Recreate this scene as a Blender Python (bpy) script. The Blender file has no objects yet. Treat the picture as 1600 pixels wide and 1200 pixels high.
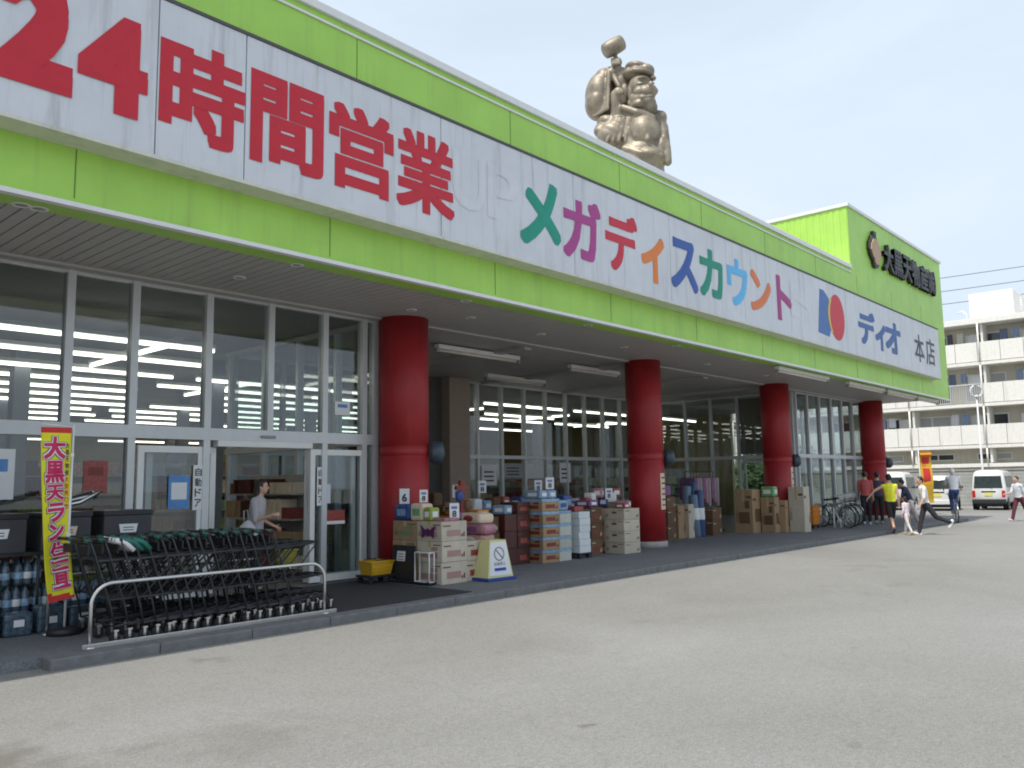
import bpy, bmesh, math, random
from mathutils import Vector, Matrix
R = math.radians
rnd = random.Random(7)
sc = bpy.context.scene
COL = sc.collection

# ------------------------------------------------------------------ camera, sky, sun, exposure
cd = bpy.data.cameras.new('camera'); cam = bpy.data.objects.new('camera', cd); COL.objects.link(cam); sc.camera = cam
PITCH, ROLL, YAW = 0.118080, -0.015375, 0.839550
cy, sy, cp, sp = math.cos(YAW), math.sin(YAW), math.cos(PITCH), math.sin(PITCH)
fwd = Vector((sy*cp, cy*cp, sp)); rt = Vector((cy, -sy, 0)); up = rt.cross(fwd)
r2 = math.cos(ROLL)*rt + math.sin(ROLL)*up; u2 = -math.sin(ROLL)*rt + math.cos(ROLL)*up
m4 = Matrix((r2, u2, -fwd)).transposed().to_4x4(); m4.translation = Vector((0, 0, 1.6)); cam.matrix_world = m4
cd.sensor_width = 36; cd.lens = 1308.3/1600*36; cd.clip_start = .1; cd.clip_end = 3000

SUN_EL, SUN_AZ = R(64), R(-88.6)          # azimuth from +Y towards +X
w = bpy.data.worlds.new('World'); sc.world = w; w.use_nodes = True
nt = w.node_tree; bg = nt.nodes['Background']
sky = nt.nodes.new('ShaderNodeTexSky'); sky.sky_type = 'NISHITA'; sky.sun_disc = False
sky.sun_elevation = SUN_EL; sky.sun_rotation = SUN_AZ; sky.air_density = 1.0; sky.dust_density = 3.0; sky.ozone_density = 1.5; sky.altitude = 20
nt.links.new(sky.outputs[0], bg.inputs[0]); bg.inputs[1].default_value = 0.13
bg2 = nt.nodes.new('ShaderNodeBackground'); bg2.inputs[0].default_value = (.775, .885, 1, 1); bg2.inputs[1].default_value = 0.70      # thin summer haze low in the sky
tcw = nt.nodes.new('ShaderNodeTexCoord'); sx_ = nt.nodes.new('ShaderNodeSeparateXYZ'); nt.links.new(tcw.outputs['Generated'], sx_.inputs[0])
hz = nt.nodes.new('ShaderNodeMapRange'); hz.interpolation_type = 'SMOOTHSTEP'; hz.inputs[1].default_value = .45; hz.inputs[2].default_value = .95; hz.inputs[3].default_value = .95; hz.inputs[4].default_value = .12
nt.links.new(sx_.outputs[2], hz.inputs[0])
cn = nt.nodes.new('ShaderNodeTexNoise'); cn.inputs['Scale'].default_value = 2.6; cn.inputs['Detail'].default_value = 7; cn.inputs['Roughness'].default_value = .55; cn.inputs['Distortion'].default_value = .4
mpw = nt.nodes.new('ShaderNodeMapping'); mpw.inputs['Scale'].default_value = (1, 1, 3.2); nt.links.new(tcw.outputs['Generated'], mpw.inputs[0]); nt.links.new(mpw.outputs[0], cn.inputs['Vector'])
cr = nt.nodes.new('ShaderNodeMapRange'); cr.inputs[1].default_value = .35; cr.inputs[2].default_value = .75; cr.inputs[3].default_value = .86; cr.inputs[4].default_value = 1.04; nt.links.new(cn.outputs[0], cr.inputs[0])
mm_ = nt.nodes.new('ShaderNodeMath'); mm_.operation = 'MULTIPLY'; mm_.use_clamp = True; nt.links.new(hz.outputs[0], mm_.inputs[0]); nt.links.new(cr.outputs[0], mm_.inputs[1])
mxw = nt.nodes.new('ShaderNodeMixShader'); nt.links.new(mm_.outputs[0], mxw.inputs[0]); nt.links.new(bg.outputs[0], mxw.inputs[1]); nt.links.new(bg2.outputs[0], mxw.inputs[2])
nt.links.new(mxw.outputs[0], nt.nodes['World Output'].inputs[0])
sd = bpy.data.lights.new('sun', 'SUN'); sun = bpy.data.objects.new('sun', sd); COL.objects.link(sun)
sd.energy = 2.5; sd.angle = R(.6); sd.color = (1, .95, .87)
dirs = Vector((math.sin(SUN_AZ)*math.cos(SUN_EL), math.cos(SUN_AZ)*math.cos(SUN_EL), math.sin(SUN_EL)))
sun.rotation_euler = dirs.to_track_quat('Z', 'Y').to_euler(); sun.location = (0, 0, 60)
vs = sc.view_settings; vs.view_transform = 'Standard'; vs.look = 'None'; vs.gamma = 1; vs.exposure = 0.58
sc.render.engine = 'CYCLES'; sc.cycles.use_denoising = True
sc.cycles.filter_width = 1.9; sc.cycles.max_bounces = 8; sc.cycles.diffuse_bounces = 4; sc.cycles.glossy_bounces = 4; sc.cycles.transparent_max_bounces = 24
sc.cycles.sample_clamp_indirect = 4

# ------------------------------------------------------------------ helpers
def mat(name, col, rough=.6, metal=0, var=.12, scale=6, bump=0, bscale=60, spec=.5, col2=None, streak=0, emit=0, rand=0, coat=0):
    m = bpy.data.materials.new(name); m.use_nodes = True; n = m.node_tree; L = n.links
    b = n.nodes['Principled BSDF']
    b.inputs['Roughness'].default_value = rough; b.inputs['Metallic'].default_value = metal; b.inputs['Specular IOR Level'].default_value = spec
    if coat: b.inputs['Coat Weight'].default_value = coat
    tc = n.nodes.new('ShaderNodeTexCoord')
    no = n.nodes.new('ShaderNodeTexNoise'); no.inputs['Scale'].default_value = scale; no.inputs['Detail'].default_value = 6; no.inputs['Roughness'].default_value = .65
    L.new(tc.outputs['Object'], no.inputs['Vector'])
    ra = n.nodes.new('ShaderNodeValToRGB'); ra.color_ramp.elements[0].position = .3; ra.color_ramp.elements[1].position = .7
    c2 = col2 or tuple(c*(1-var) for c in col)
    ra.color_ramp.elements[0].color = (*c2, 1); ra.color_ramp.elements[1].color = (*[min(1, c*(1+var*.4)) for c in col], 1)
    L.new(no.outputs[0], ra.inputs[0]); out = ra.outputs[0]
    if streak:
        mp = n.nodes.new('ShaderNodeMapping'); mp.inputs['Scale'].default_value = (3.5, 3.5, .22); L.new(tc.outputs['Object'], mp.inputs[0])
        n2 = n.nodes.new('ShaderNodeTexNoise'); n2.inputs['Scale'].default_value = 1.6; n2.inputs['Detail'].default_value = 8; n2.inputs['Roughness'].default_value = .7; L.new(mp.outputs[0], n2.inputs['Vector'])
        r3 = n.nodes.new('ShaderNodeValToRGB'); r3.color_ramp.elements[0].position = .52; r3.color_ramp.elements[1].position = .75
        r3.color_ramp.elements[0].color = (0, 0, 0, 1); r3.color_ramp.elements[1].color = (streak, streak, streak, 1); L.new(n2.outputs[0], r3.inputs[0])
        mx = n.nodes.new('ShaderNodeMixRGB'); mx.inputs[2].default_value = (.16, .15, .13, 1); L.new(r3.outputs[0], mx.inputs[0]); L.new(out, mx.inputs[1]); out = mx.outputs[0]
    if rand:
        oi = n.nodes.new('ShaderNodeObjectInfo'); mr = n.nodes.new('ShaderNodeMapRange'); mr.inputs[3].default_value = 1-rand; mr.inputs[4].default_value = 1+rand*.6
        L.new(oi.outputs['Random'], mr.inputs[0]); hs = n.nodes.new('ShaderNodeHueSaturation'); L.new(mr.outputs[0], hs.inputs['Value']); L.new(out, hs.inputs['Color']); out = hs.outputs[0]
    L.new(out, b.inputs['Base Color'])
    if bump:
        nb = n.nodes.new('ShaderNodeTexNoise'); nb.inputs['Scale'].default_value = bscale; nb.inputs['Detail'].default_value = 5; L.new(tc.outputs['Object'], nb.inputs['Vector'])
        bp = n.nodes.new('ShaderNodeBump'); bp.inputs['Strength'].default_value = bump; bp.inputs['Distance'].default_value = .02; L.new(nb.outputs[0], bp.inputs['Height']); L.new(bp.outputs[0], b.inputs['Normal'])
    if emit:
        b.inputs['Emission Color'].default_value = (*col, 1); b.inputs['Emission Strength'].default_value = emit
    return m

def glass_mat(name, tint, ior=1.5, rough=0.0):
    m = bpy.data.materials.new(name); m.use_nodes = True; n = m.node_tree; n.nodes.clear(); L = n.links
    o = n.nodes.new('ShaderNodeOutputMaterial'); mx = n.nodes.new('ShaderNodeMixShader'); fr = n.nodes.new('ShaderNodeFresnel'); fr.inputs[0].default_value = ior
    t = n.nodes.new('ShaderNodeBsdfTransparent'); t.inputs[0].default_value = (*tint, 1); g = n.nodes.new('ShaderNodeBsdfGlossy'); g.inputs['Roughness'].default_value = rough
    g.inputs[0].default_value = (.95, .97, 1, 1)
    ge = n.nodes.new('ShaderNodeNewGeometry'); ml = n.nodes.new('ShaderNodeMath'); ml.operation = 'SUBTRACT'; ml.use_clamp = True
    L.new(fr.outputs[0], ml.inputs[0]); L.new(ge.outputs['Backfacing'], ml.inputs[1]); L.new(ml.outputs[0], mx.inputs[0]); L.new(t.outputs[0], mx.inputs[1]); L.new(g.outputs[0], mx.inputs[2]); L.new(mx.outputs[0], o.inputs[0])
    return m

def ground_mat(name, c1, c2, c3, fine=140, stains=()):
    m = bpy.data.materials.new(name); m.use_nodes = True; n = m.node_tree; L = n.links; b = n.nodes['Principled BSDF']
    b.inputs['Roughness'].default_value = .92; b.inputs['Specular IOR Level'].default_value = .25
    tc = n.nodes.new('ShaderNodeTexCoord')
    def noise(s, d=6, r=.6, dist=0):
        x = n.nodes.new('ShaderNodeTexNoise'); x.inputs['Scale'].default_value = s; x.inputs['Detail'].default_value = d; x.inputs['Roughness'].default_value = r; x.inputs['Distortion'].default_value = dist
        L.new(tc.outputs['Object'], x.inputs['Vector']); return x.outputs[0]
    def ramp(src, p0, p1, a, bb):
        x = n.nodes.new('ShaderNodeValToRGB'); x.color_ramp.elements[0].position = p0; x.color_ramp.elements[1].position = p1
        x.color_ramp.elements[0].color = (*a, 1); x.color_ramp.elements[1].color = (*bb, 1); L.new(src, x.inputs[0]); return x.outputs[0]
    def mixc(f, a, bb, mode='MIX'):
        x = n.nodes.new('ShaderNodeMixRGB'); x.blend_type = mode
        if isinstance(f, float): x.inputs[0].default_value = f
        else: L.new(f, x.inputs[0])
        for i, v in ((1, a), (2, bb)):
            if isinstance(v, tuple): x.inputs[i].default_value = (*v, 1)
            else: L.new(v, x.inputs[i])
        return x.outputs[0]
    big = ramp(noise(.16, 5, .6, .6), .35, .65, c1, c2)
    g = ramp(noise(fine, 3, .75), .28, .72, (.55, .55, .55), (1.35, 1.35, 1.35))
    c = mixc(1.0, big, g, 'MULTIPLY')
    g2 = ramp(noise(28, 4, .7), .3, .7, (.82, .82, .82), (1.15, 1.15, 1.15)); c = mixc(1.0, c, g2, 'MULTIPLY')
    st = ramp(noise(.55, 7, .62, 1.2), .62, .74, (0, 0, 0), (.55, .55, .55)); c = mixc(st, c, c3)
    sp_ = ramp(noise(3.1, 3, .5, .4), .70, .76, (0, 0, 0), (.4, .4, .4)); c = mixc(sp_, c, c3)
    nz = n.nodes.new('ShaderNodeTexNoise'); nz.inputs['Scale'].default_value = 2.2; nz.inputs['Detail'].default_value = 6; L.new(tc.outputs['Object'], nz.inputs['Vector'])
    nv = n.nodes.new('ShaderNodeVectorMath'); nv.operation = 'SCALE'; nv.inputs['Scale'].default_value = 1.1; L.new(nz.outputs['Color'], nv.inputs[0])
    wv = n.nodes.new('ShaderNodeVectorMath'); wv.operation = 'ADD'; L.new(tc.outputs['Object'], wv.inputs[0]); L.new(nv.outputs[0], wv.inputs[1])
    for (px_, py_, rad_, am) in stains:
        ds = n.nodes.new('ShaderNodeVectorMath'); ds.operation = 'DISTANCE'; L.new(wv.outputs[0], ds.inputs[0]); ds.inputs[1].default_value = (px_+.55, py_+.55, .55)
        mr = n.nodes.new('ShaderNodeMapRange'); mr.inputs[1].default_value = rad_*.35; mr.inputs[2].default_value = rad_; mr.inputs[3].default_value = am; mr.inputs[4].default_value = 0; L.new(ds.outputs['Value'], mr.inputs[0])
        c = mixc(mr.outputs[0], c, c3)
    mot = ramp(noise(7.5, 5, .68, .3), .32, .68, (.945, .945, .945), (1.05, 1.05, 1.05)); c = mixc(1.0, c, mot, 'MULTIPLY')
    if stains:
        vo = n.nodes.new('ShaderNodeTexVoronoi'); vo.feature = 'DISTANCE_TO_EDGE'; vo.inputs['Scale'].default_value = .21; vo.inputs['Randomness'].default_value = 1
        n5 = n.nodes.new('ShaderNodeTexNoise'); n5.inputs['Scale'].default_value = .9; n5.inputs['Detail'].default_value = 7; L.new(tc.outputs['Object'], n5.inputs['Vector'])
        v5 = n.nodes.new('ShaderNodeVectorMath'); v5.operation = 'ADD'; L.new(tc.outputs['Object'], v5.inputs[0]); L.new(n5.outputs['Color'], v5.inputs[1]); L.new(v5.outputs[0], vo.inputs['Vector'])
        ck = ramp(vo.outputs['Distance'], .0006, .0022, (.10, .10, .10), (0, 0, 0))
        c = mixc(ck, c, (.08, .075, .07))
    L.new(c, b.inputs['Base Color'])
    bp = n.nodes.new('ShaderNodeBump'); bp.inputs['Strength'].default_value = .55; bp.inputs['Distance'].default_value = .012; L.new(noise(fine*.8, 4, .8), bp.inputs['Height']); L.new(bp.outputs[0], b.inputs['Normal'])
    return m

class MB:
    def __init__(s): s.v = []; s.f = []; s.mi = []; s.cur = 0; s.sm = []
    def add(s, vs_, fs, smooth=False):
        k = len(s.v); s.v += [tuple(v) for v in vs_]; s.f += [tuple(i+k for i in f) for f in fs]; s.mi += [s.cur]*len(fs); s.sm += [smooth]*len(fs)
        return s
    def box(s, x0, x1, y0, y1, z0, z1, b=0, M=None):
        if b <= 0:
            vv = [(x0,y0,z0),(x1,y0,z0),(x1,y1,z0),(x0,y1,z0),(x0,y0,z1),(x1,y0,z1),(x1,y1,z1),(x0,y1,z1)]
            ff = [(0,3,2,1),(4,5,6,7),(0,1,5,4),(1,2,6,5),(2,3,7,6),(3,0,4,7)]
            if M: vv = [M @ Vector(q) for q in vv]
            return s.add(vv, ff)
        bm = bmesh.new(); bmesh.ops.create_cube(bm, size=1)
        for q in bm.verts: q.co = Vector(((x0+x1)/2+q.co.x*(x1-x0), (y0+y1)/2+q.co.y*(y1-y0), (z0+z1)/2+q.co.z*(z1-z0)))
        bmesh.ops.bevel(bm, geom=list(bm.edges), offset=b, segments=2, affect='EDGES', profile=.5)
        bm.verts.ensure_lookup_table(); bm.verts.index_update()
        vv = [q.co.copy() for q in bm.verts]; ff = [[q.index for q in f.verts] for f in bm.faces]; bm.free()
        if M: vv = [M @ q for q in vv]
        return s.add(vv, ff)
    def tube(s, pts, r, n=8, cap=True, closed=False):
        pts = [Vector(q) for q in pts]; rr = r if isinstance(r, (list, tuple)) else [r]*len(pts)
        vv = []; ff = []; N = len(pts); prev = None
        for i, q in enumerate(pts):
            if closed: t = pts[(i+1) % N]-pts[i-1]
            else: t = (pts[min(i+1, N-1)]-pts[max(i-1, 0)])
            t.normalize()
            if prev is None:
                a = Vector((0, 0, 1)) if abs(t.z) < .9 else Vector((1, 0, 0)); u = t.cross(a).normalized()
            else:
                u = prev-t*prev.dot(t); u = u.normalized() if u.length > 1e-6 else t.orthogonal().normalized()
            prev = u; v = t.cross(u)
            for j in range(n):
                a = 2*math.pi*j/n; vv.append(q+(u*math.cos(a)+v*math.sin(a))*rr[i])
        for i in range(N if closed else N-1):
            for j in range(n):
                a = i*n+j; b2 = i*n+(j+1) % n; c = ((i+1) % N)*n+(j+1) % n; d = ((i+1) % N)*n+j
                ff.append((a, b2, c, d))
        if cap and not closed: ff.append(tuple(range(n-1, -1, -1))); ff.append(tuple((N-1)*n+j for j in range(n)))
        return s.add(vv, ff, True)
    def lathe(s, prof, n=24, M=None, cap=True):
        vv = []; ff = []
        for (r, z) in prof:
            for j in range(n):
                a = 2*math.pi*j/n; q = Vector((r*math.cos(a), r*math.sin(a), z)); vv.append(M @ q if M else q)
        N = len(prof)
        for i in range(N-1):
            for j in range(n): ff.append((i*n+j, i*n+(j+1) % n, (i+1)*n+(j+1) % n, (i+1)*n+j))
        if cap: ff.append(tuple(range(n-1, -1, -1))); ff.append(tuple((N-1)*n+j for j in range(n)))
        return s.add(vv, ff, True)
    def ell(s, c, rx, ry, rz, n=16, m=10, M=None):
        vv = []; ff = []; c = Vector(c)
        for i in range(m+1):
            th = math.pi*i/m
            for j in range(n):
                a = 2*math.pi*j/n; q = Vector((rx*math.sin(th)*math.cos(a), ry*math.sin(th)*math.sin(a), rz*math.cos(th)))
                vv.append(c+(M @ q if M else q))
        for i in range(m):
            for j in range(n): ff.append((i*n+j, (i+1)*n+j, (i+1)*n+(j+1) % n, i*n+(j+1) % n))
        return s.add(vv, ff, True)
    def prism(s, poly, z0, z1, M=None):
        n = len(poly); vv = [Vector((x, y, z0)) for x, y in poly]+[Vector((x, y, z1)) for x, y in poly]
        if M: vv = [M @ q for q in vv]
        return s.add(vv, [tuple(range(n-1, -1, -1)), tuple(range(n, 2*n))]+[(i, (i+1) % n, n+(i+1) % n, n+i) for i in range(n)])
    def mesh(s, name, mats):
        me = bpy.data.meshes.new(name); me.from_pydata(s.v, [], s.f)
        for mm in (mats if isinstance(mats, (list, tuple)) else [mats]): me.materials.append(mm)
        me.polygons.foreach_set('material_index', s.mi); me.polygons.foreach_set('use_smooth', s.sm)
        bm = bmesh.new(); bm.from_mesh(me); bmesh.ops.recalc_face_normals(bm, faces=bm.faces); bm.to_mesh(me); bm.free()
        me.update(); return me
    def build(s, name, mats, parent=None, **kw):
        o = bpy.data.objects.new(name, s.mesh(name, mats)); COL.objects.link(o)
        if parent: o.parent = parent
        for k, v in kw.items(): o[k] = v
        return o

def tag(o, label=None, cat=None, group=None, kind=None):
    if label: o['label'] = label
    if cat: o['category'] = cat
    if group: o['group'] = group
    if kind: o['kind'] = kind
    return o
def thing(name, label, cat, loc=(0, 0, 0), rz=0, group=None):
    o = bpy.data.objects.new(name, None); COL.objects.link(o); o.location = loc; o.rotation_euler = (0, 0, rz); o.empty_display_size = .2
    return tag(o, label, cat, group)
def dup(o, parent=None):
    c = o.copy(); COL.objects.link(c)
    if parent: c.parent = parent
    for ch in [x for x in bpy.data.objects if x.parent == o]: dup(ch, c)
    return c
CH = {}
def dup_fast(root, kids, loc, rz=0, label=None, group=None):
    r = root.copy(); COL.objects.link(r); r.location = loc; r.rotation_euler = (0, 0, rz)
    if label: r['label'] = label
    if group: r['group'] = group
    for k in kids:
        c = k.copy(); COL.objects.link(c); c.parent = r
        for g in [x for x in k.children]:
            d = g.copy(); COL.objects.link(d); d.parent = c
    return r

def fused(mb, voxel, smooth=2):
    """union of overlapping closed shapes as one continuous skin"""
    me = mb.mesh('tmp', []) if False else bpy.data.meshes.new('tmp')
    me.from_pydata(mb.v, [], mb.f)
    o = bpy.data.objects.new('tmp', me); COL.objects.link(o)
    md = o.modifiers.new('r', 'REMESH'); md.mode = 'VOXEL'; md.voxel_size = voxel
    if smooth:
        s2 = o.modifiers.new('s', 'SMOOTH'); s2.iterations = smooth; s2.factor = .5
    dg = bpy.context.evaluated_depsgraph_get(); ev = o.evaluated_get(dg)
    out = bpy.data.meshes.new_from_object(ev)
    bpy.data.objects.remove(o); bpy.data.meshes.remove(me)
    out.polygons.foreach_set('use_smooth', [True]*len(out.polygons)); return out
def obj(name, me, m, parent=None, **kw):
    me.materials.clear()
    for mm in (m if isinstance(m, (list, tuple)) else [m]): me.materials.append(mm)
    o = bpy.data.objects.new(name, me); COL.objects.link(o); me.name = name
    if parent: o.parent = parent
    for k, v in kw.items(): o[k] = v
    return o

def glyph(ch, x0, x1, z0, z1, y, bold=.03, m=None, parent=None, name='letter', ext=0, shear=0, ring=24, axis='Y', flip=False):
    """one character cut from sheet, its box filled exactly, laid on the plane y (facing -Y); bold fattens the strokes by real overlapping sheets"""
    c = bpy.data.curves.new('g', 'FONT'); c.body = ch; c.size = 1; c.resolution_u = 3; c.extrude = 0
    o = bpy.data.objects.new('g', c); COL.objects.link(o)
    dg = bpy.context.evaluated_depsgraph_get(); me = bpy.data.meshes.new_from_object(o.evaluated_get(dg))
    bpy.data.objects.remove(o); bpy.data.curves.remove(c)
    P = [tuple(v.co) for v in me.vertices]; F = [tuple(f.vertices) for f in me.polygons]; bpy.data.meshes.remove(me)
    if not P: return None
    xs = [q[0] for q in P]; ys = [q[1] for q in P]; ax, bx, ay, by = min(xs)-bold, max(xs)+bold, min(ys)-bold, max(ys)+bold
    sx, sz = (x1-x0)/(bx-ax), (z1-z0)/(by-ay)
    offs = [(0, 0)]
    if bold > 0:
        for i in range(ring):
            a = 2*math.pi*i/ring; k = min(1/max(abs(math.cos(a)), abs(math.sin(a))), 1.42)
            offs.append((max(-1, min(1, math.cos(a)*k))*bold, max(-1, min(1, math.sin(a)*k))*bold))
    mb = MB()
    for i, (dx, dy) in enumerate(offs):
        pts = [(x0+(q[0]+dx-ax)*sx, y-.0012*(i+1)*(.2 if ext == 0 else 1), z0+(q[1]+dy-ay)*sz) for q in P]
        k = len(pts)
        if ext:
            back = [(q[0], y+ext, q[2]) for q in pts]
            cnt = {}
            for f in F:
                for a in range(len(f)):
                    e = (f[a], f[(a+1) % len(f)]); cnt[e] = 1
            fs = list(F)+[(a, b2, b2+k, a+k) for (a, b2) in cnt if (b2, a) not in cnt]
            mb.add(pts+back, fs)
        else: mb.add(pts, F)
    if axis == 'X':            # laid on a plane x = const facing -X: x -> -Y
        mb.v = [(v[1]-y, -v[0], v[2]) for v in mb.v]
    me = bpy.data.meshes.new(name); me.from_pydata(mb.v, [], mb.f); me.update()
    return obj(name, me, m, parent)

STAINS = ((1.7, 5.65, .5, .8), (1.3, 5.3, .5, .7), (4.15, 7.45, .3, .6), (4.55, 3.55, .10, .8), (3.0, 5.0, .5, .3), (6.6, 5.6, .6, .15), (10.5, 5.9, .8, .15))
# ------------------------------------------------------------------ materials
M = {}
M['green'] = mat('green_cladding', (.40, .70, .115), .42, var=.16, scale=.7, streak=.24, spec=.4)
M['white_sign'] = mat('white_sign_sheet', (.645, .67, .705), .38, var=.10, scale=1.0, streak=.46)
M['cream_metal'] = mat('cream_metal', (.66, .65, .58), .5, streak=.35)
M['white_metal'] = mat('white_metal', (.78, .79, .78), .4, var=.06)
M['alu'] = mat('window_aluminium', (.58, .60, .61), .38, .25, var=.06)
M['soffit'] = mat('soffit_metal', (.46, .45, .43), .5, var=.08, scale=2)
M['seam'] = mat('dark_seam', (.10, .10, .10), .8)
M['red'] = mat('red_column_paint', (.36, .015, .02), .52, var=.2, scale=2.5, streak=.2)
M['beige'] = mat('beige_render', (.42, .33, .27), .8, var=.1, bump=.2)
M['darkwall'] = mat('dark_wall', (.10, .095, .09), .7)
M['concrete'] = mat('concrete', (.46, .45, .42), .85, var=.2, bump=.3)
M['kerb'] = mat('kerb_stone', (.17, .175, .18), .85, var=.25, scale=9, bump=.4)
M['tile'] = ground_mat('walkway_slab', (.17, .18, .19), (.22, .225, .23), (.09, .09, .09), 60)
M['asphalt'] = ground_mat('asphalt', (.236, .236, .218), (.292, .294, .282), (.145, .138, .118), 90, STAINS)
M['mat'] = mat('rubber_mat', (.035, .037, .04), .9, bump=.4, bscale=90)
M['glass'] = glass_mat('shop_glass', (.78, .82, .82), 1.85)
M['carglass'] = mat('car_glass', (.045, .06, .062), .06, spec=.8, var=.3)
M['tube'] = mat('lit_tube', (1, .95, .82), .5, emit=3.2, var=0)
M['tube_off'] = mat('unlit_tube', (.74, .66, .60), .4, var=.05)
M['ceil'] = mat('interior_ceiling', (.34, .34, .345), .9)
M['ifloor'] = mat('interior_floor', (.16, .155, .145), .35, var=.1)
M['iwall'] = mat('interior_wall', (.36, .32, .17), .8)
M['ipillar'] = mat('interior_pillar', (.24, .26, .30), .6)
M['shelf'] = mat('shelf_metal', (.40, .40, .38), .5)
M['card'] = mat('cardboard', (.40, .27, .155), .85, var=.14, scale=9, rand=.16)
M['card2'] = mat('pale_carton', (.56, .50, .40), .8, var=.1, rand=.1)
M['cardg'] = mat('greyish_carton', (.52, .52, .46), .8, var=.1, rand=.1)
M['cardw'] = mat('white_carton', (.70, .74, .76), .6, var=.06, rand=.06)
M['cardd'] = mat('dark_brown_carton', (.15, .085, .045), .8, rand=.2)
M['maroon'] = mat('maroon_crate_plastic', (.085, .022, .018), .5, rand=.2)
M['tape'] = mat('packing_tape', (.50, .38, .22), .3)
M['black'] = mat('black_plastic', (.022, .024, .028), .45)
M['charcoal'] = mat('charcoal_metal', (.04, .043, .047), .42, .3)
M['greyplastic'] = mat('grey_plastic', (.30, .31, .32), .5)
M['binbox'] = mat('dark_bin_board', (.052, .052, .06), .55, var=.15)
M['white'] = mat('white_paper', (.78, .79, .80), .6, var=.04)
M['cream_paper'] = mat('cream_paper', (.72, .60, .45), .7, var=.1, scale=14)
M['chrome'] = mat('brushed_steel', (.66, .66, .64), .26, .9, var=.1)
M['yellow'] = mat('yellow_plastic', (.72, .42, .02), .45, var=.1)
M['lemon'] = mat('lemon_cloth', (.80, .74, .02), .7, var=.08)
M['redcloth'] = mat('red_cloth', (.62, .03, .03), .7)
M['crimson'] = mat('crimson_print', (.62, .015, .11), .6)
M['teal'] = mat('teal_handle', (.02, .16, .13), .4)
M['blue'] = mat('blue_plastic', (.02, .06, .42), .5)
M['blueprint'] = mat('blue_print', (.10, .28, .62), .5, var=.25)
M['skyblue'] = mat('sky_blue_wrap', (.26, .42, .60), .3, var=.45, scale=18, rand=.2)
M['orange'] = mat('orange_plastic', (.72, .26, .03), .45, var=.1)
M['rust'] = mat('red_brown_wood', (.22, .045, .03), .6)
M['pink'] = mat('pink_wrap', (.52, .24, .30), .4, var=.5, scale=16, rand=.2)
M['purple'] = mat('purple_wrap', (.24, .10, .25), .45, var=.4, scale=14, rand=.15)
M['navyw'] = mat('navy_wrap', (.04, .08, .28), .4, var=.4, scale=14)
M['limew'] = mat('lime_wrap', (.34, .40, .06), .4, var=.4, scale=14)
M['greenw'] = mat('green_wrap', (.18, .42, .16), .4, var=.3, scale=14)
M['redw'] = mat('red_wrap', (.36, .07, .06), .4, var=.5, scale=20)
M['snack'] = mat('printed_sack', (.60, .46, .34), .4, col2=(.45, .16, .18), scale=14)
M['clearw'] = mat('clear_bottle_pack', (.10, .155, .20), .22, col2=(.025, .04, .06), scale=26, spec=.7)
M['bronze'] = mat('gilded_bronze', (.33, .285, .215), .5, .3, var=.62, scale=1.5, streak=.6)
M['carwhite'] = mat('white_car_paint', (.70, .71, .70), .22, var=.03, coat=.5)
M['rubber'] = mat('tyre_rubber', (.02, .02, .02), .8)
M['tail'] = mat('tail_lamp_red', (.50, .02, .02), .2)
M['apt'] = mat('apartment_render', (.64, .60, .51), .85, var=.1, scale=.8, streak=.25)
M['aptw'] = mat('apartment_parapet', (.79, .78, .73), .8, var=.08, streak=.22)
M['aptglass'] = mat('apartment_glass', (.05, .06, .07), .1, spec=.7)
M['blockwall'] = mat('block_wall', (.36, .37, .345), .85, var=.15, scale=2, streak=.25, bump=.2)
M['pole'] = mat('lamp_pole_paint', (.62, .64, .64), .4)
M['leaf'] = mat('leaves', (.075, .14, .03), .6, var=.55, scale=2.2)
M['bark'] = mat('bark', (.09, .065, .045), .9, bump=.5)
M['skin'] = mat('skin', (.60, .36, .26), .55, var=.08)
M['hair'] = mat('black_hair', (.018, .014, .012), .5)
M['darkblue_lamp'] = mat('slate_blue_housing', (.05, .075, .10), .4)
M['letter_black'] = mat('black_letter', (.018, .018, .02), .45)
M['gold'] = mat('gold_emblem', (.50, .33, .20), .5, .2)
M['ghost'] = mat('old_lettering_trace', (.67, .69, .72), .38, var=.10, scale=1.0, streak=.46)
M['ink'] = mat('printed_ink', (.05, .05, .06), .6)
def C(name, c): 
    k = 'c_'+name
    if k not in M: M[k] = mat(name, c, .8 if name.startswith(('shirt', 'trou')) else .5, var=.18 if name.startswith(('shirt', 'trou')) else .07, scale=5 if name.startswith(('shirt', 'trou')) else 3, bump=.9 if name.startswith(('shirt', 'trou')) else 0, bscale=9)
    return M[k]

# ------------------------------------------------------------------ the setting: ground, walkway, kerb
mb = MB()
N = 40
mb.add([(-420, -420, 0), (620, -420, 0), (620, 620, 0), (-420, 620, 0)], [(0, 1, 2, 3)])
tag(mb.build('parking_asphalt', M['asphalt']), kind='structure')
mb = MB(); mb.box(-14, 33.6, 8.42, 18, -.2, .10); tag(mb.build('walkway', M['tile']), kind='structure')
mb = MB()
x = 2.95
while x < 33.5:
    x2 = min(x+.99, 33.6); mb.box(x, x2+.005, 8.2, 8.415, -.2, .104, .015); x += 1.0
tag(mb.build('kerb', M['kerb']), kind='structure')

# ------------------------------------------------------------------ the store
YG, YC, YR, ZS = 11.2, 10.85, 16.2, 4.41
YF, YS = 8.5, 8.2
store = thing('discount_store', 'long low discount store with bright green fascia and red round columns under its canopy', 'store', (0, 0, 0))
XL, XT, XE = -14, 24.25, 33.5
mb = MB(); mb.box(XL, XT, YF, YF+.5, ZS, 7.62); mb.box(XT+.001, XE, YF, YF+.5, ZS, 7.6); mb.box(XT, XE, YF, YF+8, 7.601, 9.5); mb.build('fascia', M['green'], store)
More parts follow.
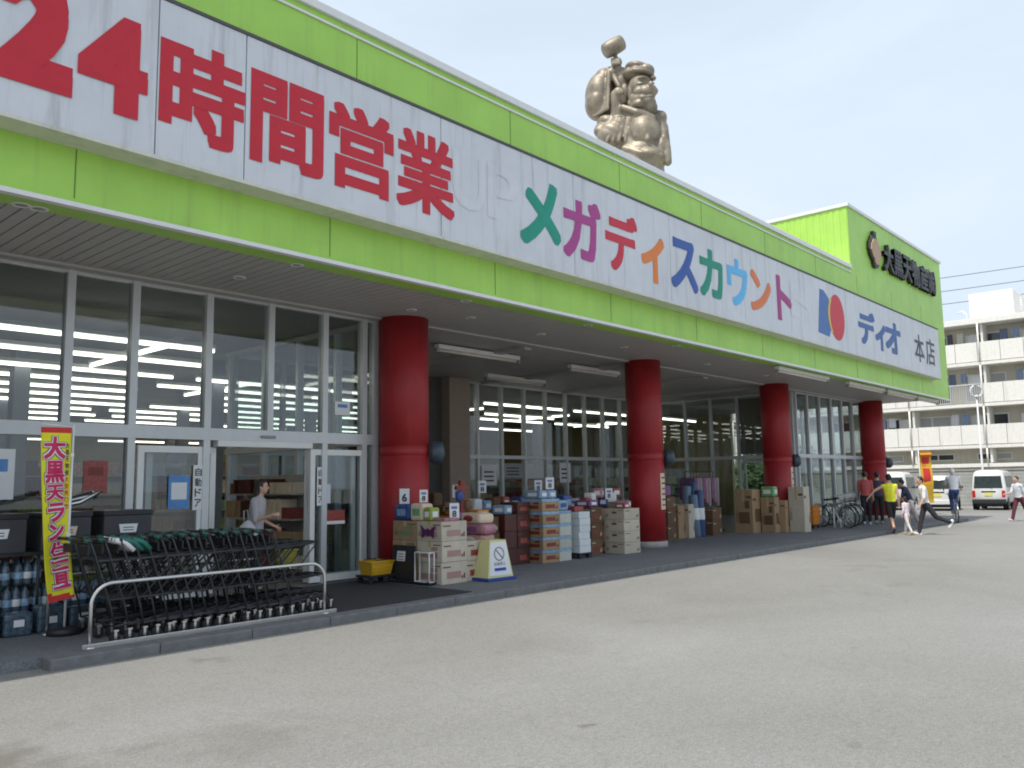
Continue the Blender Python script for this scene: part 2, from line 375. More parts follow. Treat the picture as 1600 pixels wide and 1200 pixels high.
# fine vertical ribs on the tower's flank
mb = MB()
yy = YF+.02
while yy < YF+7.9: mb.box(XT-.012, XT-.0005, yy, yy+.10, 7.76, 9.44); yy += .2
mb.build('cladding_rib', M['green'], store)
mb = MB(); mb.box(XL, XT-.02, YF-.05, YF+.55, 7.622, 7.74, .01); mb.build('coping', M['white_metal'], store)
mb = MB(); mb.box(XL, XT-.02, YF-.025, YF-.001, 7.50, 7.53); mb.build('coping_line', M['white_metal'], store)
mb = MB(); mb.box(XT-.05, XE+.05, YF-.05, YF+8.05, 9.502, 9.60, .01); mb.build('tower_coping', M['white_metal'], store)
mb = MB(); mb.box(XL, XE+.02, YF-.03, YF+.06, ZS-.05, ZS-.002); mb.build('soffit_edge', M['white_metal'], store)
# soffit of folded metal slats running towards the shop front
mb = MB(); x = XL
while x < XE-.15:
    mb.box(x, x+.135, YF+.06, YC+.1, ZS+.012, ZS+.04); x += .15
mb.box(XL, XE-.02, YF+.06, YC+.1, ZS+.045, ZS+.07)
mb.build('soffit', M['soffit'], store)
mb = MB(); mb.box(XL, XE-.02, YC+.1, YC+.35, ZS-.02, ZS+.07)
for xx in (9.0, 12.9, 16.7, 20.3, 23.9, 27.6): mb.box(xx, xx+.22, YC+.36, YR, ZS-.06, ZS+.02)
mb.build('canopy_beam', M['soffit'], store)
mb = MB(); mb.box(9.2, 26, YC+.36, YR+.1, ZS+.022, ZS+.07); mb.box(XL, 9.2, YC+.36, YG+.1, ZS+.022, ZS+.07); mb.box(26, XE-.02, YC+.36, YR, ZS+.022, ZS+.07)
mb.build('recess_ceiling', M['soffit'], store)
mb = MB(); mb.box(XL, XE, YF+.51, 44, 7.0, 7.2); mb.build('roof', M['concrete'], store)
mb = MB(); x = -3.0
while x < 33: mb.box(x, x+.012, YF-.0035, YF-.0005, 4.45, 4.95); mb.box(x+.4, x+.412, YF-.0035, YF-.0005, 6.76, 7.49); x += 3.03
mb.build('cladding_joint', C('joint_green', (.12, .25, .03)), store)
# round columns
for k, cx in enumerate((1.9, 9.33, 16.74, 23.87, 32.06)):
    c = MB(); c.lathe([(.42, .22), (.42, 2.06), (.408, 2.065), (.408, 2.085), (.42, 2.09), (.42, 2.22), (.408, 2.225), (.408, 2.245), (.42, 2.25), (.42, ZS+.01)], 40, Matrix.Translation((cx, YC, 0)))
    co = c.build('column', M['red'], store)
    c = MB(); c.lathe([(.45, .09), (.45, .215), (.43, .235)], 40, Matrix.Translation((cx, YC, 0))); c.build('plinth', M['concrete'], co)
    c = MB(); Mx = Matrix.Translation((cx+.33, YC-.30, 2.14)) @ Matrix.Rotation(R(90), 4, 'X') @ Matrix.Rotation(R(45), 4, 'Y')
    c.lathe([(.0, .0), (.17, 0), (.19, .06), (.19, .16), (.15, .22), (.001, .25)], 20, Mx, False); c.build('column_lamp', M['darkblue_lamp'], co)

def glazing(name, pts0, pts1, z0, zt, z1, xs, tr=.12, mw=.09, skip=(), fm='alu', low=True):
    """a glazed wall on the line pts0 -> pts1; xs = mullion distances; zt = transom"""
    a = Vector((*pts0, 0)); b = Vector((*pts1, 0)); d = (b-a); Ln = d.length; d.normalize(); nrm = Vector((d.y, -d.x, 0))
    Mx = Matrix((( d.x, nrm.x, 0, a.x), (d.y, nrm.y, 0, a.y), (0, 0, 1, 0), (0, 0, 0, 1)))
    f = MB()
    for q in xs: f.box(q-mw/2, q+mw/2, -.07, .07, z0 if q not in skip else zt, z1-.001, 0, Mx)
    f.box(0, Ln, -.075, .075, zt-tr/2, zt+tr/2, 0, Mx)
    f.box(0, Ln, -.05, .05, z1-.05, z1, 0, Mx)
    fo = f.build(name, M[fm], store)
    for i in range(len(xs)-1):
        p0, p1 = xs[i]+mw/2, xs[i+1]-mw/2
        if p1-p0 < .1: continue
        for lo, (q0, q1) in ((0, (zt+tr/2, z1-.05)), (1, (z0, zt-tr/2))):
            if lo and (not low or i in low if isinstance(low, (set, tuple)) else not low): continue
            g = MB(); g.box(p0, p1, -.006, .006, q0, q1, 0, Mx); g.build('pane', M['glass'], fo)
    return fo, Mx
xm = [-2.2, -1.1, 0, 1, 2, 3.02, 4.04, 4.87, 5.93, 6.94, 7.93, 8.72, 8.96]
X0 = -2.2
glazing('window_front', (X0, YG), (9.0, YG), .1, 2.36, ZS, [q-X0 for q in xm], .17, .10, skip=(6.94-X0,), low=(8, 9, 10, 7))
# door leaves
def leaf(x0, x1, y, nm='sliding_door'):
    f = MB(); f.box(x0, x0+.085, y-.03, y+.03, .12, 2.18); f.box(x1-.085, x1, y-.03, y+.03, .12, 2.18); f.box(x0+.085, x1-.085, y-.029, y+.029, 2.09, 2.18); f.box(x0+.085, x1-.085, y-.029, y+.029, .12, .23)
    o = f.build(nm, M['white_metal'], store); g = MB(); g.box(x0+.085, x1-.085, y-.006, y+.006, .23, 2.09); g.build('pane', M['glass'], o); return o
leaf(4.97, 5.90, YG-.02, 'door_side_light'); leaf(5.15, 6.16, YG+.12); leaf(7.68, 8.74, YG-.02, 'door_side_light'); leaf(7.70, 8.66, YG+.12)
mb = MB(); mb.box(6.1, 7.7, YG-.07, YG+.07, 2.19, 2.275); mb.build('door_header', M['white_metal'], store)
mb = MB(); mb.box(6.78, 7.02, YG-.11, YG-.08, 2.325, 2.365, .008); mb.build('door_sensor', M['greyplastic'], store)
# left recess return wall, beige pillar, recess glazing, side wall, porch glazing
glazing('return_window', (9.1, YG), (9.1, YR), .1, 2.34, ZS, [.04, 1.2, 2.4, 3.6, 4.9], .11, .08)
mb = MB(); mb.box(15.2, 15.95, YR-.35, YR+.2, .1, ZS+.01); mb.build('beige_pillar', M['beige'], store)
mb = MB(); mb.box(14.1, 15.19, YR-.05, YR+.1, .1, ZS+.01); mb.build('recess_wall', M['darkwall'], store); glazing('recess_side_window', (9.2, YR), (14.1, YR), .1, 2.34, ZS, [.04, 1.2, 2.4, 3.6, 4.86], .11, .08)
glazing('recess_window', (15.95, YR), (26, YR), .1, 2.34, ZS, [.03]+[.62+i*.985 for i in range(10)], .10, .075)
glazing('porch_side_window', (26, YR), (26, YG), .1, 2.34, ZS, [.05, 1.05, 2.05, 3.05, 4.05, 4.95], .11, .075)
glazing('porch_window', (26.05, YG), (32.3, YG), .1, 2.34, ZS, [.04, .95, 1.95, 2.95, 3.95, 4.95, 6.2], .12, .08)
glazing('porch_end_window', (32.3, YG), (32.3, YR), .1, 2.34, ZS, [.05, 1.2, 2.4, 3.6, 4.9], .12, .08)
mb = MB(); mb.box(26.12, 26.2, YG+.3, YG+2.0, 2.45, ZS-.1); mb.build('porch_panel', M['beige'], store)
# interior
mb = MB(); mb.box(-14, 33.4, YG+.1, 18, .101, .104); mb.box(-14, 33.3, 18, 44, .05, .104); mb.build('shop_floor', M['ifloor'], store)
mb = MB(); mb.box(-14, 9.0, YG+.1, 16.3, 4.45, 4.5); mb.box(-14, 33.3, 16.32, 44, 4.44, 4.5); mb.box(26.1, 33.4, YG+.1, 16.3, 4.485, 4.5); mb.build('shop_ceiling', M['ceil'], store)
mb = MB(); mb.box(-14, 33.5, 44, 44.3, 0, 7); mb.build('shop_back_wall', M['iwall'], store)
mb = MB(); mb.box(-14.3, -14, YG, 44, 0, 7.2); mb.box(33.31, 33.5, 17.2, 44, 0, 7); mb.build('shop_end_wall', M['iwall'], store)
for (px, py) in ((5.5, 17.5), (9.5, 17.5), (12.6, 17.5), (7.2, 24), (12, 24), (16.5, 24), (21, 22), (26, 22), (31, 22), (28, 30), (15, 31), (21, 31)):
    mb = MB(); mb.box(px-.14, px+.14, py-.14, py+.14, .1, 4.44); mb.build('shop_pillar', M['ipillar'], store)
mb = MB(); mb.box(6.1, 8.5, 8.44, 10.9, .10, .112, .004); tag(mb.build('doormat', M['mat']), 'wide black rubber doormat lying in front of the sliding doors', 'doormat')

# long tubes glowing inside
def tube_light(x0, x1, y, z, along='X', proto=[None]):
    t = thing('ceiling_light', 'glowing white strip light hung from the dark ceiling inside the shop', 'ceiling light', ((x0+x1)/2, y, z), 0 if along == 'X' else R(90), 'lit strip lights inside the shop')
    key = round(x1-x0, 2)
    if key not in CH:
        a = MB(); h = key/2; a.box(-h, h, -.05, .05, .045, .11); b = MB(); b.tube([(-h+.02, 0, 0), (h-.02, 0, 0)], .032, 8)
        CH[key] = (a.mesh('housing', M['white_metal']), b.mesh('lit_tube', M['tube']))
    for nm, me in zip(('housing', 'lit_tube'), CH[key]):
        o = bpy.data.objects.new(nm, me); COL.objects.link(o); o.parent = t
    return t
for y in (13.4, 15.2, 17.2, 18.8, 20.4, 22.0, 23.8, 25.6, 27.6, 29.8, 32.2, 35, 38.5, 42):
    x = .24*y+rnd.uniform(0, 1)
    while x < min(.86*y, 29):
        if y < 16.4 and x > 5.2: break
        tube_light(x, x+3.7, y, 3.95); x += 4.2 if rnd.random() < .75 else 6
for y in (17.0, 19.6, 21.2, 25, 28.7, 31):
    x = 1.0*y+rnd.uniform(0, 1)
    while x < min(1.6*y, 29.3):
        tube_light(x, x+3.7, y, 3.95); x += 4.3 if rnd.random() < .8 else 7
for (x, y) in ((3.6, 13.6), (6.6, 13.6), (10.5, 17.5), (19.5, 19), (24, 19), (29, 19)):
    tube_light(x-1.85, x+1.85, y+1.6, 4.02, 'Y')
# unlit fittings under the canopy
def canopy_light(x0, x1, y, label, z=ZS-.14):
    t = thing('canopy_light', label, 'strip light', ((x0+x1)/2, y, z), 0, 'unlit strip lights under the canopy'); h = (x1-x0)/2
    a = MB(); a.box(-h, h, -.07, .07, .03, .12, .012); a.build('housing', M['white_metal'], t)
    b = MB(); b.tube([(-h+.06, 0, 0), (h-.06, 0, 0)], .03, 10); b.build('tube', M['tube_off'], t)
    for s in (-1, 1): c = MB(); c.box(s*h-.03, s*h+.03, -.045, .045, -.05, .029, .008); c.build('end_bracket', M['greyplastic'], t)
canopy_light(11.3, 13.75, 12.15, 'unlit strip light on the recess ceiling just right of the first red column')
canopy_light(15.6, 17.6, 12.15, 'unlit strip light on the recess ceiling above the second red column')
canopy_light(15.3, 17.6, 14.6, 'unlit strip light on the recess ceiling close to the inner shop window')
canopy_light(19.7, 22.9, 8.85, 'long pinkish strip light under the fascia edge left of the third red column')
canopy_light(24.4, 27.4, 8.85, 'long pinkish strip light under the fascia edge right of the third red column')
canopy_light(27.7, 30.6, 8.85, 'long pinkish strip light under the fascia edge before the last red column')
canopy_light(30.8, 33.2, 8.85, 'strip light under the fascia at the outer corner of the store')
dl = None
for i, (x, y) in enumerate(((2.74, 8.95), (2.9, 8.95), (5.78, 10.1), (5.95, 9.0), (8.85, 10.1), (12.0, 8.9), (12.1, 10.1), (14.6, 9.9), (15.2, 9.0), (18.2, 9.0), (18.3, 10.0), (21.5, 10.0), (10.0, 9.9), (9.0, 9.0))):
    t = thing('downlight', 'small round recessed downlight in the canopy soffit', 'downlight', (x, y, ZS+.01), 0, 'small downlights in the soffit')
    if dl is None:
        a = MB(); a.lathe([(.085, 0), (.09, -.012), (.065, -.016), (.06, 0)], 20); b = MB(); b.lathe([(.058, -.002), (.05, -.012), (.001, -.014)], 16, None, False)
        dl = (a.mesh('ring', M['white_metal']), b.mesh('lamp', M['greyplastic']))
    for nm, me in zip(('ring', 'lamp'), dl): o = bpy.data.objects.new(nm, me); COL.objects.link(o); o.parent = t

# shelving inside with goods
goodsm = [M['redw'], M['cardd'], M['limew'], M['cream_paper'], M['rust'], M['greenw'], M['cardg'], M['maroon'], M['card'], M['snack']]
def gondola(x, y, rz, ln, h, label):
    t = thing('shop_shelf', label, 'shelf', (x, y, .104), rz)
    f = MB(); f.box(-ln/2, ln/2, -.03, .03, 0, h)
    f.build('back_panel', M['shelf'], t)
    n = int(h/.42)
    for k in range(n):
        b = MB(); b.box(-ln/2, ln/2, -.4, -.031, .1+k*.42, .125+k*.42); b.box(-ln/2, ln/2, .031, .4, .1+k*.42, .125+k*.42); b.build('shelf_board', M['shelf'], t)
    g = MB()
    for k in range(n):
        for s in (-1, 1):
            q = -ln/2
            while q < ln/2-.1:
                run = rnd.uniform(.3, .9); g.cur = rnd.randrange(len(goodsm)); ww = rnd.uniform(.08, .2); hh = rnd.uniform(.16, .33)
                e = min(q+run, ln/2)
                while q < e-.02:
                    g.box(q, q+ww*.94, *(sorted((s*.06, s*rnd.uniform(.34, .39)))), .126+k*.42, .126+k*.42+hh); q += ww
    o = g.build('shelf_goods', goodsm); o.location = t.location; o.rotation_euler = (0, 0, rz); tag(o, None, None, None, 'stuff')
gondola(4.6, 13.2, 0, 2.4, 1.35, 'low goods shelf behind the glass left of the sliding doors')
gondola(8.3, 13.0, R(90), 2.0, 1.7, 'goods shelf just inside behind the right door leaf')
gondola(9.5, 19.5, 0, 7, 2.1, 'tall goods shelf deep inside facing the open doors')
gondola(2.2, 14.5, 0, 3, 1.35, 'low goods shelf behind the far left shop window')
gondola(13, 26, 0, 8, 2.1, 'tall goods shelf far back behind the left shop window')
gondola(20.5, 18.4, 0, 7, 2.0, 'goods shelf behind the recessed window next to the beige pillar')
gondola(28.6, 18.6, 0, 6.5, 2.0, 'goods shelf behind the right end of the recessed window')
gondola(27, 24, 0, 12, 2.3, 'long goods shelf far back behind the recessed window')

# ------------------------------------------------------------------ the big fascia sign
sign = thing('store_sign', 'long white sign band on the green fascia with red 24 hour lettering and rainbow katakana', 'sign', (0, 0, 0))
edges = [-14, -7.4, -4.3, -1.3, 1.68, 3.71, 4.72, 7.73, 10.74, 13.76, 16.81, 19.82, 22.85, 25.9, 28.9, 31.5]
for a, b in zip(edges[:-1], edges[1:]):
    mb = MB(); mb.box(a+.006, b-.006, YS, YS+.05, 5.0, 6.71, .006); mb.build('sign_panel', M['white_sign'], sign)
mb = MB(); mb.box(-14, 31.5, YS+.052, YF-.002, 5.02, 6.69); mb.build('sign_case', M['cream_metal'], sign)
mb = MB(); mb.box(-14, 31.52, YS-.012, YF-.002, 6.712, 6.75); mb.build('sign_cap', M['seam'], sign)
mb = MB(); mb.box(-14, 31.52, YS-.02, YF-.002, 4.955, 4.998); mb.build('sign_sill', M['cream_metal'], sign)
YL = YS-.002
red = C('sign_red', (.56, .012, .03))
G = lambda ch, x0, x1, z0, z1, b, m, nm='letter', y=YL: glyph(ch, x0, x1, z0, z1, y, b, m, sign, nm, ring=48 if nm == 'digit' else 24)
G('2', 2.20, 2.89, 5.32, 6.48, .058, red, 'digit'); G('4', 2.93, 3.61, 5.30, 6.34, .05, red, 'digit')
G('時', 3.73, 4.71, 5.25, 6.37, .035, red); G('間', 4.78, 5.77, 5.26, 6.35, .034, red); G('営', 5.85, 6.87, 5.26, 6.37, .031, red); G('業', 6.92, 7.98, 5.25, 6.38, .028, red)
# faint trace of removed lettering
for ch, a, b in (('U', 7.95, 8.62), ('P', 8.66, 9.34)):
    G(ch, a, b, 5.50, 6.34, .02, M['ghost'], 'old_letter', YS-.0004)
G('ト', 19.2, 20.3, 5.5, 6.35, .03, M['ghost'], 'old_letter', YS-.0004)
kat = [('メ', 9.38, 10.38, 5.27, 6.38, (.0, .30, .20)), ('ガ', 10.44, 11.49, 5.27, 6.34, (.42, .05, .26)), ('デ', 11.62, 12.62, 5.28, 6.36, (.60, .02, .05)), ('ィ', 12.74, 13.53, 5.26, 6.17, (.78, .22, .04)),
       ('ス', 13.76, 14.78, 5.30, 6.32, (.03, .10, .38)), ('カ', 14.86, 15.84, 5.32, 6.34, (.0, .28, .18)), ('ウ', 16.04, 16.98, 5.32, 6.36, (.12, .50, .85)), ('ン', 17.10, 18.14, 5.34, 6.28, (.75, .20, .06)), ('ト', 18.45, 19.26, 5.30, 6.38, (.40, .04, .22))]
for ch, a, b, z0, z1, c in kat: G(ch, a, b, z0, z1, .033, C('kat_'+ch, c))
# emblem: blue half shape, yellow sliver and red oval
mb = MB(); pts = [(20.82, 5.30), (21.55, 5.26), (21.68, 5.5), (21.72, 5.9), (21.62, 6.3), (21.3, 6.46), (21.05, 6.46)]
mb.prism([(x, z) for x, z in pts], 0, .004, Matrix(((1, 0, 0, 0), (0, 0, -1, YS-.001), (0, 1, 0, 0), (0, 0, 0, 1)))); mb.build('emblem_blue', C('dio_blue', (.06, .16, .42)), sign)
mb = MB(); mb.prism([(22.14+.52*math.cos(t*math.pi/16), 5.85+.62*math.sin(t*math.pi/16)) for t in range(32)], .0045, .007, Matrix(((1, 0, 0, 0), (0, 0, -1, YS-.001), (0, 1, 0, 0), (0, 0, 0, 1)))); mb.build('emblem_red', C('dio_red', (.62, .03, .05)), sign)
mb = MB(); arc1 = [(22.14+.60*math.cos(t), 5.85+.62*math.sin(t)) for t in [math.pi*(.72+.56*i/10) for i in range(11)]]; arc2 = [(22.14+.50*math.cos(t), 5.85+.58*math.sin(t)) for t in [math.pi*(1.26-.52*i/10) for i in range(11)]]
mb.prism(arc1+arc2, .0042, .0085, Matrix(((1, 0, 0, 0), (0, 0, -1, YS-.001), (0, 1, 0, 0), (0, 0, 0, 1)))); mb.build('emblem_yellow', C('dio_yel', (.80, .55, .05)), sign)
nb = C('dio_navy', (.05, .13, .36))
for ch, a, b, z0, z1 in (('デ', 23.7, 25.05, 5.36, 6.35), ('ィ', 25.05, 25.95, 5.32, 6.12), ('オ', 25.92, 27.35, 5.34, 6.32)): G(ch, a, b, z0, z1, .04, nb)
for ch, a, b in (('本', 28.72, 29.72), ('店', 29.92, 30.92)): G(ch, a, b, 5.34, 6.26, .012, C('sign_dark', (.06, .07, .09)))

tower = thing('tower_sign', 'raised black company lettering and gourd emblem on the green corner tower', 'sign', (0, 0, 0))
k = 8.5/8.2
px = 26.72; wch = 1.0
xs_ = [26.55, 27.5, 28.4, 29.3, 30.15, 31.0, 31.8, 32.35]
names = '大黒天物産㈱'
for i, ch in enumerate(names):
    a = 26.93+i*.915; glyph(ch, a, a+.87, 8.06, 8.95, YF-.12, .028, M['letter_black'], tower, 'letter', ext=.11, ring=8)
def flat(poly, y0, y1, nm, m):
    mb = MB(); mb.prism(poly, y0, y1, Matrix(((1, 0, 0, 0), (0, 0, -1, 0), (0, 1, 0, 0), (0, 0, 0, 1)))); return mb.build(nm, m, tower)
cx, cz = 26.2, 8.5
gourd = [(.0, .86), (.2, .8), (.3, .62), (.42, .45), (.55, .15), (.52, -.2), (.38, -.42), (.33, -.6), (.2, -.78), (-.05, -.82), (-.2, -.7), (-.22, -.5), (-.42, -.3), (-.55, .05), (-.5, .4), (-.34, .6), (-.26, .78)]
flat([(cx+x*.95, cz+z*.62) for x, z in gourd], -YF+.02, -YF+.09, 'emblem_back', M['letter_black'])
flat([(cx+.03+x*.76, cz-.01+z*.49) for x, z in gourd], -YF+.091, -YF+.12, 'emblem_face', M['gold'])
flat([(cx-.10, cz+.50), (cx+.12, cz+.50), (cx+.14, cz+.64), (cx-.12, cz+.64)], -YF+.022, -YF+.11, 'emblem_knot', M['letter_black'])

# ------------------------------------------------------------------ figures
def cap(mb, a, b, ra, rb, n=10):
    a = Vector(a); b = Vector(b); d = b-a; L_ = d.length
    if L_ < 1e-5: return mb.ell(a, ra, ra, ra, n, 8)
    q = d.to_track_quat('Z', 'Y').to_matrix().to_4x4(); q.translation = a
    prof = [(max(.0004, ra*math.cos(t)), ra*math.sin(t)) for t in [-math.pi/2+math.pi/2*i/4 for i in range(4)]]+[(ra, 0), (rb, L_)]+[(max(.0004, rb*math.cos(t)), L_+rb*math.sin(t)) for t in [math.pi/2*i/4 for i in range(1, 5)]]
    return mb.lathe(prof, n, q)
def dirv(p, a=0, z=-1):     # pitch forward (x), abduct (y)
    return Vector((math.sin(p)*math.cos(a), math.sin(a), -math.cos(p)*math.cos(a)))
def person(label, loc, face, ht=1.66, shirt=(.7, .7, .7), trousers=(.03, .03, .05), shoe=(.6, .6, .6), hair=M['hair'], hairlen=0, lean=4, legs=((10, 5), (-14, 20)), arms=((8, 12, 6), (-6, 12, 6)), sleeve=.5, leglen=1.0, headyaw=0, headpitch=6, female=False, lift=0, bag=None):
    """face: direction looked at, radians from +X. legs (right, left): hip pitch, knee bend; arms (right, left): shoulder pitch, elbow bend, abduct"""
    s = ht/1.70; T = thing('person', label, 'person', (loc[0], loc[1], loc[2]), face)
    hip = Vector((0, 0, .90*s)); ln = R(lean); upv = Vector((math.sin(ln), 0, math.cos(ln)))
    body = MB(); shi = MB(); tro = MB(); feet = []; side = Vector((0, 1, 0)); W = .9 if female else 1.0
    chest = hip+upv*.40*s; neck = hip+upv*.53*s
    head = neck+Vector((math.sin(ln+R(headpitch)), 0, math.cos(ln+R(headpitch))))*.155*s
    hy = Matrix.Rotation(R(headyaw), 3, 'Z')
    # torso
    key_ = [(-.02, .145, .10), (.10, .135*W, .095), (.22, .145*W, .10), (.34, .165*W, .11), (.44, .16*W, .10), (.50, .09, .075)]
    tors = []
    for (za, xa, ya), (zb, xb, yb2) in zip(key_[:-1], key_[1:]):
        for q in range(4): f = q/4; tors.append((za+(zb-za)*f, xa+(xb-xa)*f, ya+(yb2-ya)*f))
    tors.append(key_[-1])
    def torso(mb, g, lo, hi):
        for z, rx, ry in tors:
            if lo <= z <= hi: mb.ell(hip+upv*z*s, (ry+g)*s, (rx+g)*s, .085*s, 14, 8)
    torso(body, 0, -1, 1); cap(body, neck-upv*.05*s, head-Vector((0, 0, .06*s)), .055*s, .05*s)
    body.ell(head, .092*s, .076*s, .112*s, 18, 12, hy)
    jaw = head+hy @ Vector((.025, 0, -.055))*s; body.ell(jaw, .062*s, .056*s, .058*s)
    body.ell(head+hy @ Vector((.098, 0, -.02))*s, .018*s, .015*s, .022*s)                    # nose
    for q in (-1, 1): body.ell(head+hy @ Vector((-.005, q*.078, -.015))*s, .018*s, .012*s, .028*s)  # ears
    torso(shi, .014, .02, .47)
    shi.ell(hip+upv*.02*s, .118*s, .155*s, .07*s)
    # arms
    for q, (sp_, el, ab) in zip((-1, 1), arms):
        sh = hip+upv*.455*s+side*q*.175*s*W
        d1 = Matrix.Rotation(ln, 3, 'Y') @ dirv(R(sp_), R(ab)*q); e = sh+d1*.285*s
        d2 = Matrix.Rotation(ln, 3, 'Y') @ dirv(R(sp_+el), R(ab)*q*.6); wv = e+d2*.245*s
        cap(body, sh, e, .048*s, .038*s); cap(body, e, wv, .037*s, .026*s)
        hd = wv+d2*.05*s; body.ell(hd, .03*s, .022*s, .045*s, 10, 8, d2.to_track_quat('Z', 'Y').to_matrix())
        fw = Vector((d2.z, 0, -d2.x))*-1
        perp = d2.cross(side).normalized()
        for fi, (off, fl) in enumerate(((-.028, .055), (-.010, .066), (.009, .062), (.027, .048))):
            b0 = wv+d2*.085*s+perp*off*s; b1 = b0+(d2*.9+side*-q*.25).normalized()*fl*.55*s; b2 = b1+(d2*.6+side*-q*.75).normalized()*fl*.5*s
            cap(body, b0, b1, .0095*s, .009*s, 6); cap(body, b1, b2, .009*s, .008*s, 6)
        t0 = wv+d2*.03*s+perp*.025*s; t1 = t0+(perp*.7+d2*.7).normalized()*.05*s; cap(body, t0, t1, .011*s, .009*s, 6)
        k1 = min(1, sleeve*2); cap(shi, sh, sh+d1*.285*s*k1, .066*s, .052*s)
        if sleeve > .5: cap(shi, e, e+d2*.245*s*(sleeve*2-1), .05*s, .04*s)
    # legs
    foot_z = []
    for q, (hp, kn) in zip((-1, 1), legs):
        hj = hip+side*q*.085*s+Vector((0, 0, -.03*s)); d1 = dirv(R(hp)); kneep = hj+d1*.42*s; d2 = dirv(R(hp-kn)); ank = kneep+d2*.41*s
        cap(body, hj, kneep, .078*s, .055*s); cap(body, kneep, ank, .054*s, .036*s)
        if leglen <= .5: cap(tro, hj, hj+d1*.42*s*leglen*2, .098*s, .085*s)
        else:
            cap(tro, hj, kneep, .096*s, .072*s); cap(tro, kneep, kneep+d2*.41*s*(leglen*2-1), .07*s, .056*s)
        fd = Vector((math.cos(R(max(-60, (hp-kn)*.9))), 0, math.sin(R((hp-kn)*.9))))
        feet.append((ank, fd, d2)); foot_z.append(min(ank.z, (ank+fd*.17*s).z)-.06*s)
        cap(body, ank, ank+fd*.10*s+d2*.03*s, .034*s, .03*s)
    tro.ell(hip+upv*.0*s+Vector((0, 0, -.02)), .118*s, .158*s, .10*s)
    dz = -min(foot_z)+lift
    def fin(mb, vox, nm, m, sm=7):
        o = obj(nm, fused(mb, vox, sm), m, T); o.location = (0, 0, dz); return o
    fin(body, .0085*max(s, .7), 'body', M['skin'], 1); 
    fin(shi, .014, 'shirt', C('shirt_%d_%d_%d' % tuple(int(c*99) for c in shirt), shirt)); fin(tro, .014, 'trousers' if leglen > .5 else 'shorts', C('trousers_%d_%d_%d' % tuple(int(c*99) for c in trousers), trousers))
    sm_ = C('shoe_%d_%d_%d' % tuple(int(c*99) for c in shoe), shoe)
    for ank, fd, d2 in feet:
        mb = MB(); a = ank+d2*.035*s
        cap(mb, a-fd*.05*s, a+fd*.15*s, .042*s, .036*s); cap(mb, a-fd*.03*s+Vector((0, 0, .03*s)), a+fd*.04*s, .046*s, .04*s); fin(mb, .01, 'shoe', sm_, 2)
    h = MB(); h.ell(head+hy @ Vector((-.018, 0, .022))*s, .098*s, .087*s, .108*s, 18, 12, hy)
    if hairlen:
        for i in range(5): h.ell(head+hy @ Vector((-.05-.006*i, 0, -.03*i*hairlen))*s, .062*s, .084*s, .06*s)
    ho = obj('hair', fused(h, .012, 3), hair, T)
    # cut the hair away from the face
    bm = bmesh.new(); bm.from_mesh(ho.data); inv = hy.inverted(); dele = []
    for f in bm.faces:
        c = inv @ (f.calc_center_median()-head)
        if c.x > .035*s and c.z < .055*s: dele.append(f)
    bmesh.ops.delete(bm, geom=dele, context='FACES'); bm.to_mesh(ho.data); bm.free(); ho.location = (0, 0, dz)
    ey = MB()
    for q in (-1, 1): 
        e = MB(); e.ell(head+hy @ Vector((.083, q*.032, .005))*s, .010*s, .015*s, .008*s, 10, 6); o = e.build('eye', M['ink'], T); o.location = (0, 0, dz)
    mo = MB(); mo.ell(head+hy @ Vector((.086, 0, -.066))*s, .008*s, .022*s, .007*s, 10, 6); o = mo.build('mouth', C('lip', (.42, .14, .12)), T); o.location = (0, 0, dz)
    return T

# ------------------------------------------------------------------ rooftop statue
ST = Vector((21.3, 14.0, 0)); fw_s = Vector((ST.x, ST.y, 0)).normalized(); rt_s = Vector((fw_s.y, -fw_s.x, 0))   # rt_s: sideways as seen from the car park
statue = thing('rooftop_statue', 'giant weathered bronze statue of a bearded man with sack and raised mallet on the roof', 'statue', (ST.x, ST.y, 7.2), math.atan2(rt_s.y, rt_s.x))
